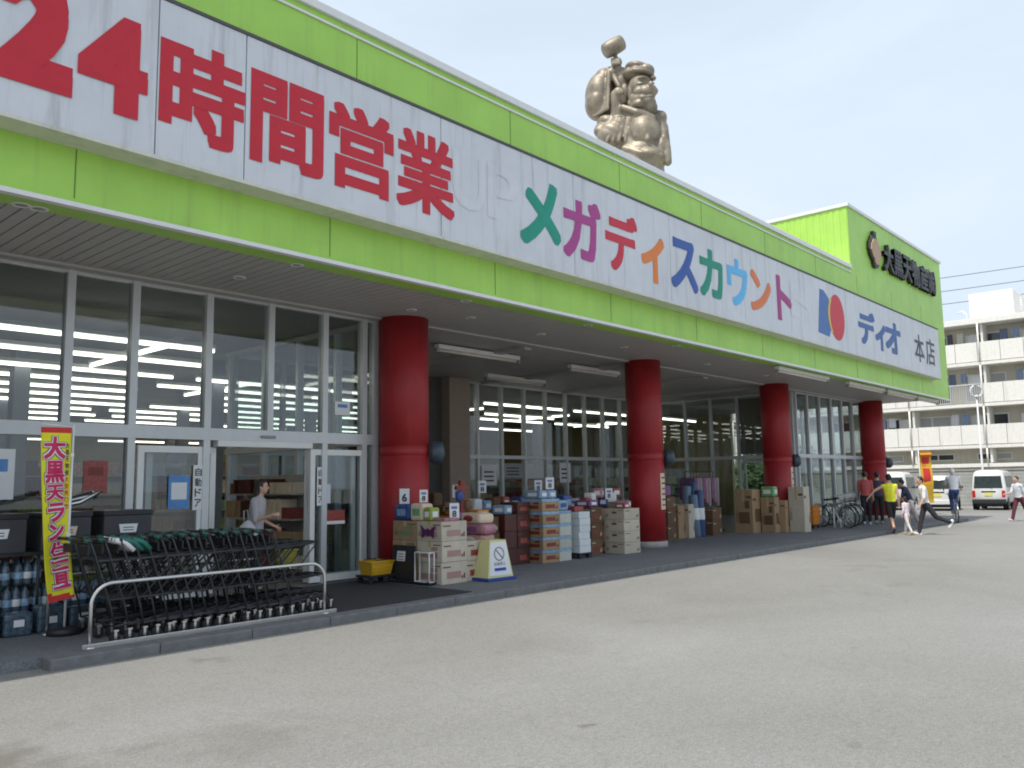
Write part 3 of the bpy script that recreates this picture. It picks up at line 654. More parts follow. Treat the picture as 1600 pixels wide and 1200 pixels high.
# local axes: x = towards the far end of the store, y = away from the car park, z up (base at the roof). u,v come from measured proportions
def S(u, v, d=0): return Vector(((u-560)/238.0, d, 9.06-v*.004334+d*.41))
def grow(shapes, vox, sm, nm, m=M['bronze'], par=statue):
    mb = MB(); shapes(mb); return obj(nm, fused(mb, vox, sm), m, par)
def st_body(mb):
    E_ = lambda u, v, rx, rz, ry, d=0, rot=0: mb.ell(S(u, v, d), rx, ry, rz, 24, 16, Matrix.Rotation(rot, 3, 'Y'))
    E_(650, 840, .58, .68, .62); E_(665, 900, .56, .62, .66, -.12); E_(600, 760, .46, .42, .5, .05)          # chest and big belly
    E_(640, 1060, .75, .6, .7); mb.lathe([(.95, 0), (1.0, 1.4), (.9, 2.8), (.75, 4.2), (.6, 5.2)], 32, Matrix.Translation((.28, .05, 0)))    # robe to the roof
    E_(690, 1090, .6, .35, .7, -.1); E_(430, 905, .5, .34, .45, -.1, .5); E_(500, 830, .44, .36, .45, -.05, .3); E_(370, 850, .32, .22, .35, 0, .6)
    cap(mb, S(480, 760, -.1), S(470, 580, -.25), .24, .17); mb.ell(S(492, 555, -.3), .17, .16, .13, 16, 12); mb.ell(S(525, 610, -.2), .13, .16, .2, 16, 12)
    for i in range(4): cap(mb, S(478+i*14, 548, -.42), S(484+i*14, 572, -.43), .045, .04)
    cap(mb, S(770, 770, -.05), S(805, 860, -.1), .22, .19); cap(mb, S(805, 860, -.1), S(822, 1000, -.3), .19, .15); cap(mb, S(822, 1000, -.3), S(832, 1110, -.35), .16, .13)   # right arm
    E_(800, 780, .18, .22, .25, -.05); E_(790, 1010, .22, .4, .3, -.2, .1)
    cap(mb, S(520, 680, -.35), S(620, 730, -.55), .10, .13); cap(mb, S(620, 730, -.55), S(735, 775, -.45), .13, .1)                       # collar
    cap(mb, S(640, 720, -.5), S(600, 900, -.62), .07, .08); cap(mb, S(700, 745, -.52), S(690, 930, -.68), .06, .08)                     # folds of the robe
    cap(mb, S(520, 985, -.5), S(640, 1030, -.72), .09, .09); cap(mb, S(640, 1030, -.72), S(780, 1060, -.6), .09, .09)
    # arm lifting the mallet
    cap(mb, S(500, 520, .25), S(455, 430, .2), .2, .17); cap(mb, S(455, 430, .2), S(482, 350, .1), .18, .15); mb.ell(S(484, 325, .05), .18, .17, .16, 16, 12)
    for i in range(4): cap(mb, S(448+i*18, 302, -.12), S(452+i*18, 345, -.14), .05, .045)
    E_(440, 420, .2, .22, .28, .1); E_(515, 480, .26, .5, .28, .22, .1); E_(540, 570, .24, .4, .28, .2); E_(455, 720, .34, .34, .3, .22); E_(410, 800, .4, .3, .4, .1, .5)
    E_(450, 870, .46, .30, .42, -.15, .5); E_(350, 860, .26, .16, .3, -.05, .6)
    for i in range(5): cap(mb, S(470+30*i, 760, -.42), S(395+45*i, 930, -.5), .05, .06)
def st_head(mb):
    E_ = lambda u, v, rx, rz, ry, d=0, rot=0: mb.ell(S(u, v, d), rx, ry, rz, 24, 16, Matrix.Rotation(rot, 3, 'Y'))
    E_(655, 555, .36, .46, .38, -.12); E_(660, 640, .38, .26, .36, -.18); E_(690, 590, .28, .24, .28, -.3)
    E_(742, 580, .12, .11, .13, -.34); E_(648, 575, .17, .14, .13, -.44); E_(722, 540, .09, .12, .14, -.46); E_(732, 560, .11, .075, .13, -.44)    # cheeks, nose
    E_(668, 492, .15, .05, .16, -.42); E_(742, 492, .08, .05, .12, -.34)
    E_(690, 655, .27, .14, .25, -.36); E_(715, 690, .2, .2, .2, -.32); E_(735, 705, .1, .14, .12, -.3); E_(650, 670, .28, .17, .26, -.3)   # beard
    E_(585, 580, .09, .28, .11, -.25); E_(580, 650, .08, .12, .1, -.25)                          # long ear lobe
    cap(mb, S(660, 618, -.58), S(722, 612, -.56), .05, .04)
    cap(mb, S(640, 525, -.48), S(672, 520, -.5), .035, .03); cap(mb, S(712, 522, -.5), S(742, 525, -.44), .035, .03)
grow(st_body, .035, 3, 'body'); ho_ = grow(st_head, .022, 3, 'head'); pv = S(650, 600, -.1)
for v in ho_.data.vertices: v.co = pv+(v.co-pv)*1.10
mb = MB()
for q in ((650, 622, -.60), ): cap(mb, S(655, 628, -.575), S(720, 622, -.575), .03, .025)
mb.build('mouth', M['seam'], statue)
def st_cap(mb):
    mb.ell(S(640, 440, -.05), .44, .46, .2, 24, 14); mb.ell(S(640, 395, -.02), .42, .44, .17, 24, 14, Matrix.Rotation(.25, 3, 'Y')); mb.ell(S(700, 420, -.1), .27, .36, .2, 20, 12); mb.ell(S(570, 430, 0), .2, .35, .16)
    mb.lathe([(.40, -.05), (.47, -.03), (.48, .05), (.42, .08)], 28, Matrix.Translation(S(650, 455, -.08)) @ Matrix.Rotation(.18, 4, 'Y'))
grow(st_cap, .03, 3, 'cap')
def st_sack(mb):
    mb.ell(S(345, 570, .35), .47, .62, .74, 28, 18, Matrix.Rotation(.10, 3, 'Y')); mb.ell(S(330, 640, .3), .42, .6, .48, 24, 16); mb.ell(S(385, 470, .35), .36, .5, .45, 24, 16); mb.ell(S(430, 390, .3), .18, .3, .13, 16, 10)
    cap(mb, S(440, 400, .0), S(500, 520, -.2), .12, .08)
    for i in range(6): cap(mb, S(425, 400, .3-.1*i), S(300+22*i, 730-10*i, -.02-.05*i), .07, .06)
grow(st_sack, .035, 4, 'sack')
mb = MB(); a, b = S(392, 240, -.1), S(535, 172, -.0); q = (b-a).to_track_quat('Z', 'Y').to_matrix().to_4x4(); q.translation = a; Lm = (b-a).length
mb.lathe([(.0, 0.01), (.19, 0.0), (.235, .03), (.255, .16), (.262, Lm*.5), (.255, Lm-.16), (.235, Lm-.03), (.19, Lm), (.001, Lm-.01)], 32, q, False)
ma = mb.build('mallet', M['bronze'], statue)
mb = MB(); mb.tube([S(470, 250, -.05), S(486, 345, .05), S(490, 400, .1)], .07, 12); mb.build('mallet_handle', M['bronze'], ma)

# ------------------------------------------------------------------ apartment block, block wall, far things
apt = thing('apartment_block', 'four storey cream apartment block with white balconies behind the parked vans', 'apartment block', (0, 0, 0))
AX = 56.0; Y0, Y1 = 1.5, 46
mb = MB(); mb.box(AX+1.35, AX+11, Y0, Y1, 0, 10.75); mb.build('wall', M['apt'], apt)
slabs = [2.15, 3.28, 5.76, 8.26, 10.78]
for i, z in enumerate(slabs):
    mb = MB(); t = .32 if i == 4 else (.17 if i else .2)
    mb.box(AX-.12 if i == 4 else AX-.06, AX+(1.349 if i < 4 else 11.3), Y0-.15, Y1+.15, z-.02, z+t, .015); mb.build('roof_slab' if i == 4 else 'balcony_slab', M['aptw'], apt)
for i, z in enumerate(slabs[:4]):
    ph = 1.16 if i else .01
    yq = Y0
    n = 0
    while yq < Y1-.2 and i:
        wd = 1.22; mb = MB()
        zb = z+.22
        if i == 2 and n in (9, 10): 
            for q in range(10): mb.box(AX+.02, AX+.05, yq+.06+q*.12, yq+.09+q*.12, zb, zb+ph-.06)
            mb.box(AX, AX+.07, yq, yq+wd, zb+ph-.06, zb+ph); mb.build('balcony_railing', M['pole'], apt)
        else:
            mb.box(AX, AX+.09, yq+.012, yq+wd-.012, zb, zb+ph, .01); mb.build('balcony_panel', M['aptw'], apt)
        yq += wd; n += 1
    for yq in (3.2, 9.5, 12.2, 16.4, 22.3, 28.5, 34.7, 41):
        zt_ = slabs[i+1]-.03; mb = MB(); mb.box(AX+.14, AX+1.345, yq-.06, yq+.06, z+.25, zt_); mb.build('balcony_partition', M['aptw'], apt)
        mb = MB(); mb.tube([(AX-.13, yq+.15, z+.2), (AX-.13, yq+.15, zt_)], .05, 8); mb.build('drain_pipe', M['aptw'], apt)
    for yq in [2+.1*rnd.random()+3.1*j for j in range(14)]:
        wz0, wz1 = (z+.35, z+2.1); 
        if i == 0: wz0, wz1 = z+.42, z+.86
        fr = MB(); a, b = yq, yq+rnd.choice((1.7, 1.9, 2.3))
        for (p0, p1, q0, q1) in ((a, b, wz1-.07, wz1), (a, b, wz0, wz0+.07), (a, a+.07, wz0+.071, wz1-.071), (b-.07, b, wz0+.071, wz1-.071), ((a+b)/2-.04, (a+b)/2+.04, wz0+.071, wz1-.071)):
            fr.box(AX+1.29, AX+1.348, p0, p1, q0, q1)
        fo = fr.build('window', M['white_metal'], apt)
        for (p0, p1) in ((a+.072, (a+b)/2-.042), ((a+b)/2+.042, b-.072)):
            g = MB(); g.box(AX+1.32, AX+1.345, p0, p1, wz0+.072, wz1-.072); g.build('pane', M['aptglass'] if rnd.random() < .75 else C('curtain', (.45, .45, .46)), fo)
mb = MB(); mb.box(AX+3, AX+7, 10.9, 13.4, 11.1, 13.2, .03); mb.build('rooftop_hut', M['aptw'], apt)
mb = MB(); mb.tube([(AX+2.8, 13.55, 11.1), (AX+2.8, 13.55, 11.9), (AX+2.8, 13.75, 12.1), (AX+2.8, 14.0, 12.05)], .08, 8); mb.build('vent_pipe', M['pole'], apt)
mb = MB(); 
for yq in (9.9, 10.5): mb.tube([(AX+3, yq, 11.1), (AX+3, yq, 12.6)], .04, 6)
for z in (11.5, 12, 12.5): mb.tube([(AX+3, 9.9, z), (AX+3, 10.5, z)], .03, 6)
mb.build('ladder', M['pole'], apt)
for i, z in ((1, 3.28), (2, 5.76), (3, 8.26)):
    for yq in (9.9, 12.6, 16.8, 22.7, 28.9):
        mb = MB(); mb.box(AX+1.0, AX+1.28, yq, yq+.75, z+1.45, z+2.0, .02); mb.build('air_conditioner', M['white_metal'], apt)
# washing on the balconies
laun = [(.60, .60, .63), (.10, .12, .20), (.30, .18, .17), (.20, .26, .38), (.50, .48, .42), (.05, .05, .06)]
for i, z in ((1, 3.28), (2, 5.76), (3, 8.26)):
    for yq in (10.3, 10.9, 13.3, 13.9, 14.6, 15.2, 17.6, 18.2, 19, 20.3):
        if rnd.random() < .3: continue
        mb = MB(); ww = rnd.uniform(.3, .5); hh = rnd.uniform(.5, .8); zt_ = z+2.1
        nn = 6
        vv = []; 
        for a in range(nn+1):
            for (dx, zz) in ((0, zt_), (.05*math.sin(a*1.9), zt_-hh)): vv += [(AX+.55+dx, yq+ww*a/nn, zz), (AX+.57+dx, yq+ww*a/nn, zz)]
        ff = []
        for a in range(nn):
            k = a*4; ff += [(k, k+4, k+6, k+2), (k+1, k+3, k+7, k+5)]
        mb.add(vv, ff, True)
        tag(mb.build('laundry', C('laundry%d' % rnd.randrange(6), laun[rnd.randrange(6)])), 'piece of washing hung over an apartment balcony', 'laundry', 'washing on the apartment balconies')
bw = MB(); bw.box(51, 51.2, -30, 60, 0, 1.9)
for k in range(9): bw.box(50.985, 50.9995, -30, 60, .05+k*.205, .235+k*.205)
bwo = bw.build('block_wall', M['blockwall']); tag(bwo, 'long grey block wall behind the parked white vans', 'wall')
mb = MB(); mb.box(50.94, 51.26, -30, 60, 1.902, 1.97, .01); mb.build('coping', M['blockwall'], bwo)
for k, (z0, z1) in enumerate(((15.6, 15.2), (16.6, 16.2), (17.6, 17.3))):
    mb = MB(); pts = [(72-.1*j*2, -20+j*3, z0+(z1-z0)*j/20-.6*math.sin(math.pi*j/20)) for j in range(21)]; mb.tube(pts, .025, 5)
    tag(mb.build('power_line', M['charcoal']), 'thin dark power line crossing the sky above the apartment roof', 'power line', 'power lines over the apartment block')
lamp = thing('street_lamp', 'slim pale street lamp with a ring shaped head in front of the apartment block', 'street lamp', (47.6, 10.8, 0))
mb = MB(); mb.tube([(0, 0, 0), (0, 0, .6), (0, 0, 5.6)], [.07, .055, .04], 12); mb.build('pole', M['pole'], lamp)
mb = MB(); mb.tube([(.3*math.cos(t)*.66, -.3*math.cos(t)*.75, 5.92+.3*math.sin(t)) for t in [math.pi*(.62+1.76*i/20) for i in range(21)]], .045, 10); mb.build('lamp_ring', M['pole'], lamp)
mb = MB(); mb.lathe([(.10, 5.6), (.12, 5.66), (.05, 5.72)], 16); mb.build('collar', M['pole'], lamp)

# trees beyond the store (seen through the porch glass)
def tree(label, x, y, h, rad, group=None, seed=1, name='garden_tree'):
    r = random.Random(seed); t = thing(name, label, 'tree', (x, y, 0), 0, group)
    tr = MB(); tr.tube([(0, 0, 0), (.05, .03, h*.3), (.0, .08, h*.55), (.05, 0, h*.85)], [.13, .1, .07, .03], 10)
    for k in range(7):
        a = r.uniform(0, 6.28); z = h*r.uniform(.3, .65); tr.tube([(0, .03, z), (math.cos(a)*rad*.4, math.sin(a)*rad*.4, z+.35*h*.5), (math.cos(a)*rad*.75, math.sin(a)*rad*.75, z+.3*h)], [.05, .035, .015], 6)
    tr.build('trunk', M['bark'], t)
    lf = MB()
    cl = [(r.gauss(0, rad*.45), r.gauss(0, rad*.45), h*r.uniform(.35, .95), r.uniform(.25, .5)*rad) for _ in range(26)]
    for (cx_, cy_, cz_, cr) in cl:
        for _ in range(150):
            d = Vector((r.gauss(0, 1), r.gauss(0, 1), r.gauss(0, .8))).normalized()*cr*r.uniform(.5, 1.05); p = Vector((cx_, cy_, cz_))+d
            u = Vector((r.gauss(0, 1), r.gauss(0, 1), r.gauss(0, .6))).normalized()*.13; v = u.orthogonal().normalized()*.06
            lf.add([p-u, p+v, p+u, p-v], [(0, 1, 2, 3)])
    lf.build('crown', M['leaf'], t)
tree('bushy green tree seen through the porch glass beside the apartment block', 47.5, 21.3, 3.6, 1.5, None, 3)
tree('smaller green shrub seen through the porch glass next to the bushy tree', 46, 22.8, 2.6, 1.3, None, 5, 'garden_shrub')

# ------------------------------------------------------------------ vans
def van(label, x, y, rz, Ln=3.36, H=1.88, plate=True, hood=False):
    t = thing('parked_van', label, 'van', (x, y, 0), rz, 'white vans parked by the block wall')
    zs = [.30, .42, .62, .95, 1.05, 1.35, 1.62, H-.12, H-.04, H]; ws = [.66, .715, .735, .735, .725, .69, .655, .60, .54, .36]
    xr = [.05, .0, .0, .0, .015, .06, .10, .14, .20, .32]; xf = [Ln-.04, Ln, Ln, Ln-.03, Ln-.12, Ln-.38, Ln-.6, Ln-.74, Ln-.82, Ln-.98]
    NS = 12; mb = MB(); vv = []; 
    for i in range(len(zs)):
        for j in range(NS+1):
            f = j/NS; vv.append((xr[i]+(xf[i]-xr[i])*f, -ws[i]*(1 if 0 < j < NS else .93), zs[i]))
        for j in range(NS, -1, -1):
            f = j/NS; vv.append((xr[i]+(xf[i]-xr[i])*f, ws[i]*(1 if 0 < j < NS else .93), zs[i]))
    n = 2*(NS+1); ff = []
    for i in range(len(zs)-1):
        for j in range(n): ff.append((i*n+j, i*n+(j+1) % n, (i+1)*n+(j+1) % n, (i+1)*n+j))
    ff.append(tuple(range(n-1, -1, -1))); ff.append(tuple((len(zs)-1)*n+j for j in range(n))); mb.add(vv, ff, True)
    bo = mb.build('body', M['carwhite'], t)
    def it(a, z): 
        for i in range(len(zs)-1):
            if zs[i] <= z <= zs[i+1]: f = (z-zs[i])/(zs[i+1]-zs[i]); return a[i]+(a[i+1]-a[i])*f
        return a[-1]
    zt_ = min(1.60, H-.22)
    # rear glass
    def strip(fn, z0, z1, u0, u1, nm, m, th=.012, inset=.05):
        b = MB(); K = 5; v1 = []
        for k in range(K+1):
            z = z0+(z1-z0)*k/K; a0 = u0+(inset*k/K); a1 = u1-(inset*k/K)
            v1 += [fn(a0, z, th), fn(a1, z, th), fn(a0, z, -.01), fn(a1, z, -.01)]
        fs = []
        for k in range(K): q = k*4; fs += [(q, q+1, q+5, q+4), (q, q+4, q+6, q+2), (q+1, q+3, q+7, q+5)]
        fs += [(0, 2, 3, 1), (K*4, K*4+1, K*4+3, K*4+2)]; b.add(v1, fs); return b.build(nm, m, t)
    rear = lambda u, z, th: (it(xr, z)-th, u, z)
    front = lambda u, z, th: (it(xf, z)+th, u, z)
    strip(rear, 1.03, zt_, -.60, .60, 'rear_window', M['carglass'], .010, .05)
    strip(front, 1.0, zt_+.02, -.62, .62, 'windscreen', M['carglass'], .012, .06)
    for s in (-1, 1):
        sd_ = lambda u, z, th, s=s: (u, s*(it(ws, z)+th), z)
        for (a, b) in ((.28, 1.14), (1.22, 1.98), (2.05, Ln-.62)): strip(sd_, 1.05, zt_, a, b, 'side_window', M['carglass'], .008, .04 if a < 2 else .02)
        for xx in (1.18, 2.01): 
            b = MB(); b.box(xx-.006, xx+.006, s*.738-.004, s*.738+.004, .42, 1.0); b.build('door_seam', M['seam'], t)
        b = MB(); b.box(1.3, 1.45, s*.742-.012, s*.742+.012, .88, .91, .005); b.build('door_handle', M['greyplastic'], t)
        b = MB(); b.box(-.012, .05, s*.60-.05 if s > 0 else -.69, s*.60+.09 if s > 0 else -.55, .60, .92, .012); b.build('tail_lamp', M['tail'], t)
        b = MB(); b.ell((Ln-.62, s*.83, 1.08), .05, .09, .08); b.build('wing_mirror', M['black'], t)
        for xx in (.55, Ln-.62):
            w_ = MB(); Mx = Matrix.Translation((xx, s*.60, .27)) @ Matrix.Rotation(R(90), 4, 'X'); w_.lathe([(.13, -.085), (.24, -.085), (.265, -.06), (.265, .06), (.24, .085), (.13, .085)], 24, Mx); wo = w_.build('wheel', M['rubber'], t)
            h_ = MB(); h_.lathe([(.15, -s*.088), (.14, -s*.10), (.04, -s*.105), (.001, -s*.11)], 20, Mx, False); h_.build('rim', M['greyplastic'], wo)
            a_ = MB(); a_.lathe([(.32, -.012), (.32, .012)], 24, Matrix.Translation((xx, s*.727, .30)) @ Matrix.Rotation(R(90), 4, 'X')); a_.build('wheel_arch', M['black'], t)
    b = MB(); b.box(-.07, .12, -.70, .70, .30, .52, .03); b.build('rear_bumper', M['charcoal'] if not hood else M['carwhite'], t)
    b = MB(); b.box(Ln-.1, Ln+.05, -.69, .69, .28, .48, .03); b.build('front_bumper', M['charcoal'], t)
    b = MB(); b.box(-.02, .0, -.17, .17, .66, .82, .005); b.build('number_plate', C('plate', (.72, .66, .18) if not hood else (.7, .7, .7)), t)
    b = MB(); b.box(-.015, .0, -.30, .30, .84, .90, .005); b.build('tailgate_trim', M['charcoal'], t)
    b = MB(); b.box(.2, Ln-.3, -.55, .55, .16, .31); b.build('underbody', M['black'], t)
    b = MB(); b.tube([(-.03, -.2, 1.03), (-.025, .05, 1.15)], .008, 6); b.build('wiper', M['black'], t)
    return t
van('white box van seen from behind at the right of the car park with dark bumper', 44.6, 9.95, R(4))
van('white van half hidden behind the last red column', 43.5, 14.0, R(8))
van('lower white van between the street lamp and the yellow flag', 43.0, 11.75, R(10), 3.3, 1.66, True, True)

# ------------------------------------------------------------------ trolley bay: rails and nested shopping carts
WZ = .10
def rail(x0, x1, y, label):
    t = thing('corral_rail', label, 'rail', ((x0+x1)/2, y, WZ), 0); h = (x1-x0)/2
    arc = lambda cx_, a0, a1: [(cx_+.2*math.cos(a), 0, .40+.2*math.sin(a)) for a in [a0+(a1-a0)*i/8 for i in range(9)]]
    mb = MB(); mb.tube([(-h, 0, 0)]+arc(-h+.2, math.pi, math.pi/2)+arc(h-.2, math.pi/2, 0)+[(h, 0, 0)], .019, 12); mb.build('rail_tube', M['chrome'], t)
    for s in (-1, 1): mb = MB(); mb.lathe([(.055, 0), (.055, .012), (.025, .03)], 16, Matrix.Translation((s*h, 0, 0))); mb.build('foot_plate', M['chrome'], t)
    return t
rail(3.38, 6.05, 8.47, 'brushed steel hoop rail in front of the shopping carts along the kerb')
rail(3.42, 6.35, 9.66, 'steel hoop rail behind the row of shopping carts')
mb = MB(); mb.box(3.3, 6.2, 8.43, 8.455, WZ, WZ+.05, .004); tag(mb.build('floor_rail', M['chrome']), 'low steel guide strip on the ground along the front of the shopping carts', 'guide strip')

def cart_proto():
    ob = {}
    # faces +X; origin under the middle of the rear axle
    hb = MB(); hb.tube([(-.20, -.235, 1.0), (-.20, .235, 1.0)], .017, 10); ob['handle'] = (hb.mesh('handle', M['black']),)
    g = MB(); g.tube([(-.20, -.2, 1.0), (-.20, -.1, 1.0)], .021, 10); ob['handle_grip'] = (g.mesh('handle_grip', M['teal']),)
    f = MB(); r_ = .0105
    for s in (-1, 1):
        f.tube([(-.20, s*.225, 1.0), (-.15, s*.225, .86), (.02, s*.215, .35), (.06, s*.215, .16)], r_, 8)
        f.tube([(.06, s*.215, .16), (.30, s*.19, .18), (.62, s*.15, .22), (.70, s*.13, .13)], r_, 8)
        f.tube([(-.13, s*.222, .80), (.12, s*.20, .81), (.46, s*.18, .84)], r_, 8)
        f.tube([(.0, s*.216, .42), (.2, s*.195, .42), (.56, s*.165, .45)], r_, 8)
        f.tube([(.02, s*.21, .40), (.44, s*.18, .82)], r_*.8, 8)
    f.tube([(.46, -.18, .84), (.46, .18, .84)], r_, 8); f.tube([(.56, -.165, .45), (.56, .165, .45)], r_, 8); f.tube([(.62, -.15, .22), (.62, .15, .22)], r_, 8); f.tube([(.06, -.215, .16), (.06, .215, .16)], r_, 8)
    ob['frame'] = (f.mesh('frame', M['charcoal']),)
    b = MB()
    for i in range(8): yy = -.19+.38*i/7; b.tube([(-.12, yy, .81), (.14, yy*.95, .80), (.45, yy*.9, .83)], .0035, 5)
    for i in range(5): xx = -.08+.13*i; b.tube([(xx, -.2, .805), (xx, .2, .805)], .0035, 5)
    ob['upper_rack'] = (b.mesh('upper_rack', M['charcoal']),)
    b = MB()
    for i in range(7): yy = -.17+.34*i/6; b.tube([(.02, yy, .42), (.55, yy*.92, .44)], .0035, 5)
    for i in range(4): xx = .08+.14*i; b.tube([(xx, -.185, .425), (xx, .185, .425)], .0035, 5)
    ob['lower_rack'] = (b.mesh('lower_rack', M['charcoal']),)
    b = MB(); b.box(-.185, -.165, -.12, .12, .86, .95, .004, Matrix.Translation((0, 0, 0))); ob['name_plate'] = (b.mesh('name_plate', M['black']),)
    wh = MB(); Mx = Matrix.Rotation(R(90), 4, 'X'); wh.lathe([(.02, -.016), (.048, -.016), (.053, -.009), (.053, .009), (.048, .016), (.02, .016)], 16, Mx); ob['w'] = wh.mesh('castor', M['rubber'])
    fk = MB(); fk.box(-.016, .03, -.022, .022, .055, .075, .003); fk.box(-.012, .014, .0165, .0215, -.012, .06); fk.box(-.012, .014, -.0215, -.0165, -.012, .06); ob['k'] = fk.mesh('castor_fork', M['chrome'])
    return ob
CP = cart_proto()
def cart(x, y, label, group, rz=0):
    t = thing('shopping_cart', label, 'shopping cart', (x, y, WZ), rz, group)
    for nm in ('handle', 'handle_grip', 'frame', 'upper_rack', 'lower_rack', 'name_plate'):
        o = bpy.data.objects.new(nm, CP[nm][0]); COL.objects.link(o); o.parent = t
    for (wx, wy) in ((.07, -.215), (.07, .215), (.69, -.13), (.69, .13)):
        o = bpy.data.objects.new('castor', CP['w']); COL.objects.link(o); o.parent = t; o.location = (wx, wy, .054)
        q = bpy.data.objects.new('castor_fork', CP['k']); COL.objects.link(q); q.parent = o
n = 15
for row, yc in ((0, 8.80), (1, 9.33)):
    for i in range(n):
        lab = 'dark shopping cart nested in the middle of the %s row behind the steel rail' % ('front', 'back')[row]
        if i == 0: lab = 'rearmost dark shopping cart at the banner end of the %s nested row' % ('front', 'back')[row]
        if i == n-1: lab = 'foremost dark shopping cart at the door end of the %s nested row' % ('front', 'back')[row]
        cart(3.60+i*.137+(.07 if i > 9 else 0)+row*.05, yc+.012*math.sin(i*2.1+row), lab, ('nested shopping carts, front row', 'nested shopping carts, back row')[row] if 0 < i < n-1 else None, R(rnd.uniform(-2, 2)))
mb = MB()
# folded green and white child seat cover lying over the first handles
t = thing('folded_bags', 'dark green shopping bags with white tops folded over the first cart handles', 'bags', (3.75, 8.80, 1.10))
for k in range(3):
    mb = MB(); 
    for a in range(5):
        mb.tube([(-.12+k*.085+.012*a, -.22+.1*a, .0), (-.02+k*.085+.012*a, -.22+.1*a, -.03-.01*(a % 2)), (.07+k*.085, -.21+.1*a, -.11)], .026, 8)
    mb.build('bag_fold', M['teal'] if k else M['white'], t)
def basket(label, x, y, z, m, sx=.52, sy=.36, h=.24, n=1, rz=0, name='shopping_basket', grp=None):
    t = thing(name, label, 'basket', (x, y, z), rz, grp)
    mb = MB(); t0, b0 = (sx/2, sy/2), (sx/2*.82, sy/2*.8); th = .006
    pts = lambda w_, d_, zz: [(-w_, -d_, zz), (w_, -d_, zz), (w_, d_, zz), (-w_, d_, zz)]
    v = pts(*b0, 0)+pts(*t0, h)+pts(t0[0]-th, t0[1]-th, h)+pts(b0[0]-th, b0[1]-th, th)
    mb.add(v, [(3, 2, 1, 0)]+[(i, (i+1) % 4, 4+(i+1) % 4, 4+i) for i in range(4)]+[(4+i, 4+(i+1) % 4, 8+(i+1) % 4, 8+i) for i in range(4)]+[(8+i, 8+(i+1) % 4, 12+(i+1) % 4, 12+i) for i in range(4)]+[(12, 13, 14, 15)])
    for zz in (.3, .55, .8):
        f = zz; w_ = b0[0]+(t0[0]-b0[0])*f+.003; d_ = b0[1]+(t0[1]-b0[1])*f+.003; mb.tube(pts(w_, d_, h*zz), .005, 5, closed=True)
    for i in range(9):
        u = -1+2*(i+.5)/9
        for s in (-1, 1): mb.tube([(u*b0[0], s*b0[1], .01), (u*t0[0], s*t0[1], h)], .004, 5)
    mb.tube(pts(t0[0]+.008, t0[1]+.008, h), .012, 6, closed=True)
    mb.build('tub', m, t)
    for s in (-1, 1):
        hn = MB(); hn.tube([(-sx*.25, s*sy*.5, h), (-sx*.25, s*(sy*.5-.03), h+.02), (sx*.25, s*(sy*.5-.03), h+.02), (sx*.25, s*sy*.5, h)], .008, 6); hn.build('handle', M['black'], t)
    return t
basket('yellow shopping basket resting on the carts at the door end', 6.12, 9.5, .60, C('dull_yellow', (.26, .23, .02)), .30, .26, .2)
bt = basket('yellow shopping basket on a low wheeled stand left of the first red column', 8.42, 10.45, .236, M['yellow'], .44, .34, .2)
st = thing('basket_stand', 'low black wheeled stand under the yellow shopping basket', 'stand', (8.42, 10.45, WZ))
mb = MB(); mb.box(-.26, .26, -.18, .18, .10, .135, .008); mb.build('deck', M['black'], st)
for (a, b) in ((-.2, -.13), (.2, -.13), (-.2, .13), (.2, .13)): mb = MB(); mb.lathe([(.02, -.014), (.05, -.014), (.05, .014), (.02, .014)], 14, Matrix.Translation((a, b, .05)) @ Matrix.Rotation(R(90), 4, 'X')); mb.build('castor', M['rubber'], st)

# ------------------------------------------------------------------ banner
ban = thing('sale_banner', 'tall narrow yellow sale banner with red lettering on a pole left of the carts', 'banner', (3.55, 9.55, WZ))
mb = MB(); mb.lathe([(.17, 0), (.17, .05), (.15, .07), (.03, .08)], 24); mb.build('base', M['black'], ban)
mb = MB(); mb.tube([(0, 0, .06), (0, 0, 2.2)], .013, 10); mb.tube([(.01, 0, 2.17), (-.33, 0, 2.2)], .008, 8); mb.build('pole', M['white_metal'], ban)
def bshape(u, v):   # u 0..1 left to right, v 0..1 top to bottom -> point of the hanging cloth
    x = -.33+.31*u+.05*v+.03*math.sin(v*3.2)*(1) ; wv = .05*math.sin(v*5+u*2.2)*(.2+v)
    xr_ = .30*(1-.28*max(0, v-.5)*(1 if u > .5 else .2))
    return Vector((-.325+xr_*u+.16*v*v*(1-.25*u), -.012-wv-.04*v, 2.165-1.83*v+.05*v*u))
mb = MB(); NU, NV = 12, 60
for layer in (0, 1):
    pass
vv = [bshape(i/NU, j/NV)+Vector((0, .002*l, 0)) for l in (0, 1) for j in range(NV+1) for i in range(NU+1)]; ff = []; K = (NU+1)*(NV+1)
for j in range(NV):
    for i in range(NU):
        a = j*(NU+1)+i; ff += [(a, a+NU+1, a+NU+2, a+1), (K+a, K+a+1, K+a+NU+2, K+a+NU+1)]
for j in range(NV):
    a = j*(NU+1); ff += [(a, K+a, K+a+NU+1, a+NU+1), (a+NU, a+NU+NU+1, K+a+NU+NU+1, K+a+NU)]
mb.add(vv, ff, True); cl = mb.build('cloth', [M['lemon'], M['redcloth']], ban)
for p_ in cl.data.polygons:
    zc = p_.center.z
    if zc > 2.165-.055 or zc < .335+.085: p_.material_index = 1
def onto_banner(o, off):
    for v in o.data.vertices:
        u, vv_ = v.co.x, -v.co.z; q = bshape(u, vv_); v.co = Vector((q.x, q.y-off-abs(v.co.y)*.3, q.z))
bl = [('大', .08, .80, .055, .185), ('黒', .12, .78, .195, .325), ('天', .14, .78, .335, .425), ('ラ', .18, .80, .44, .55), ('ン', .22, .78, .56, .655), ('生', .24, .90, .665, .79), ('直', .24, .90, .80, .935)]
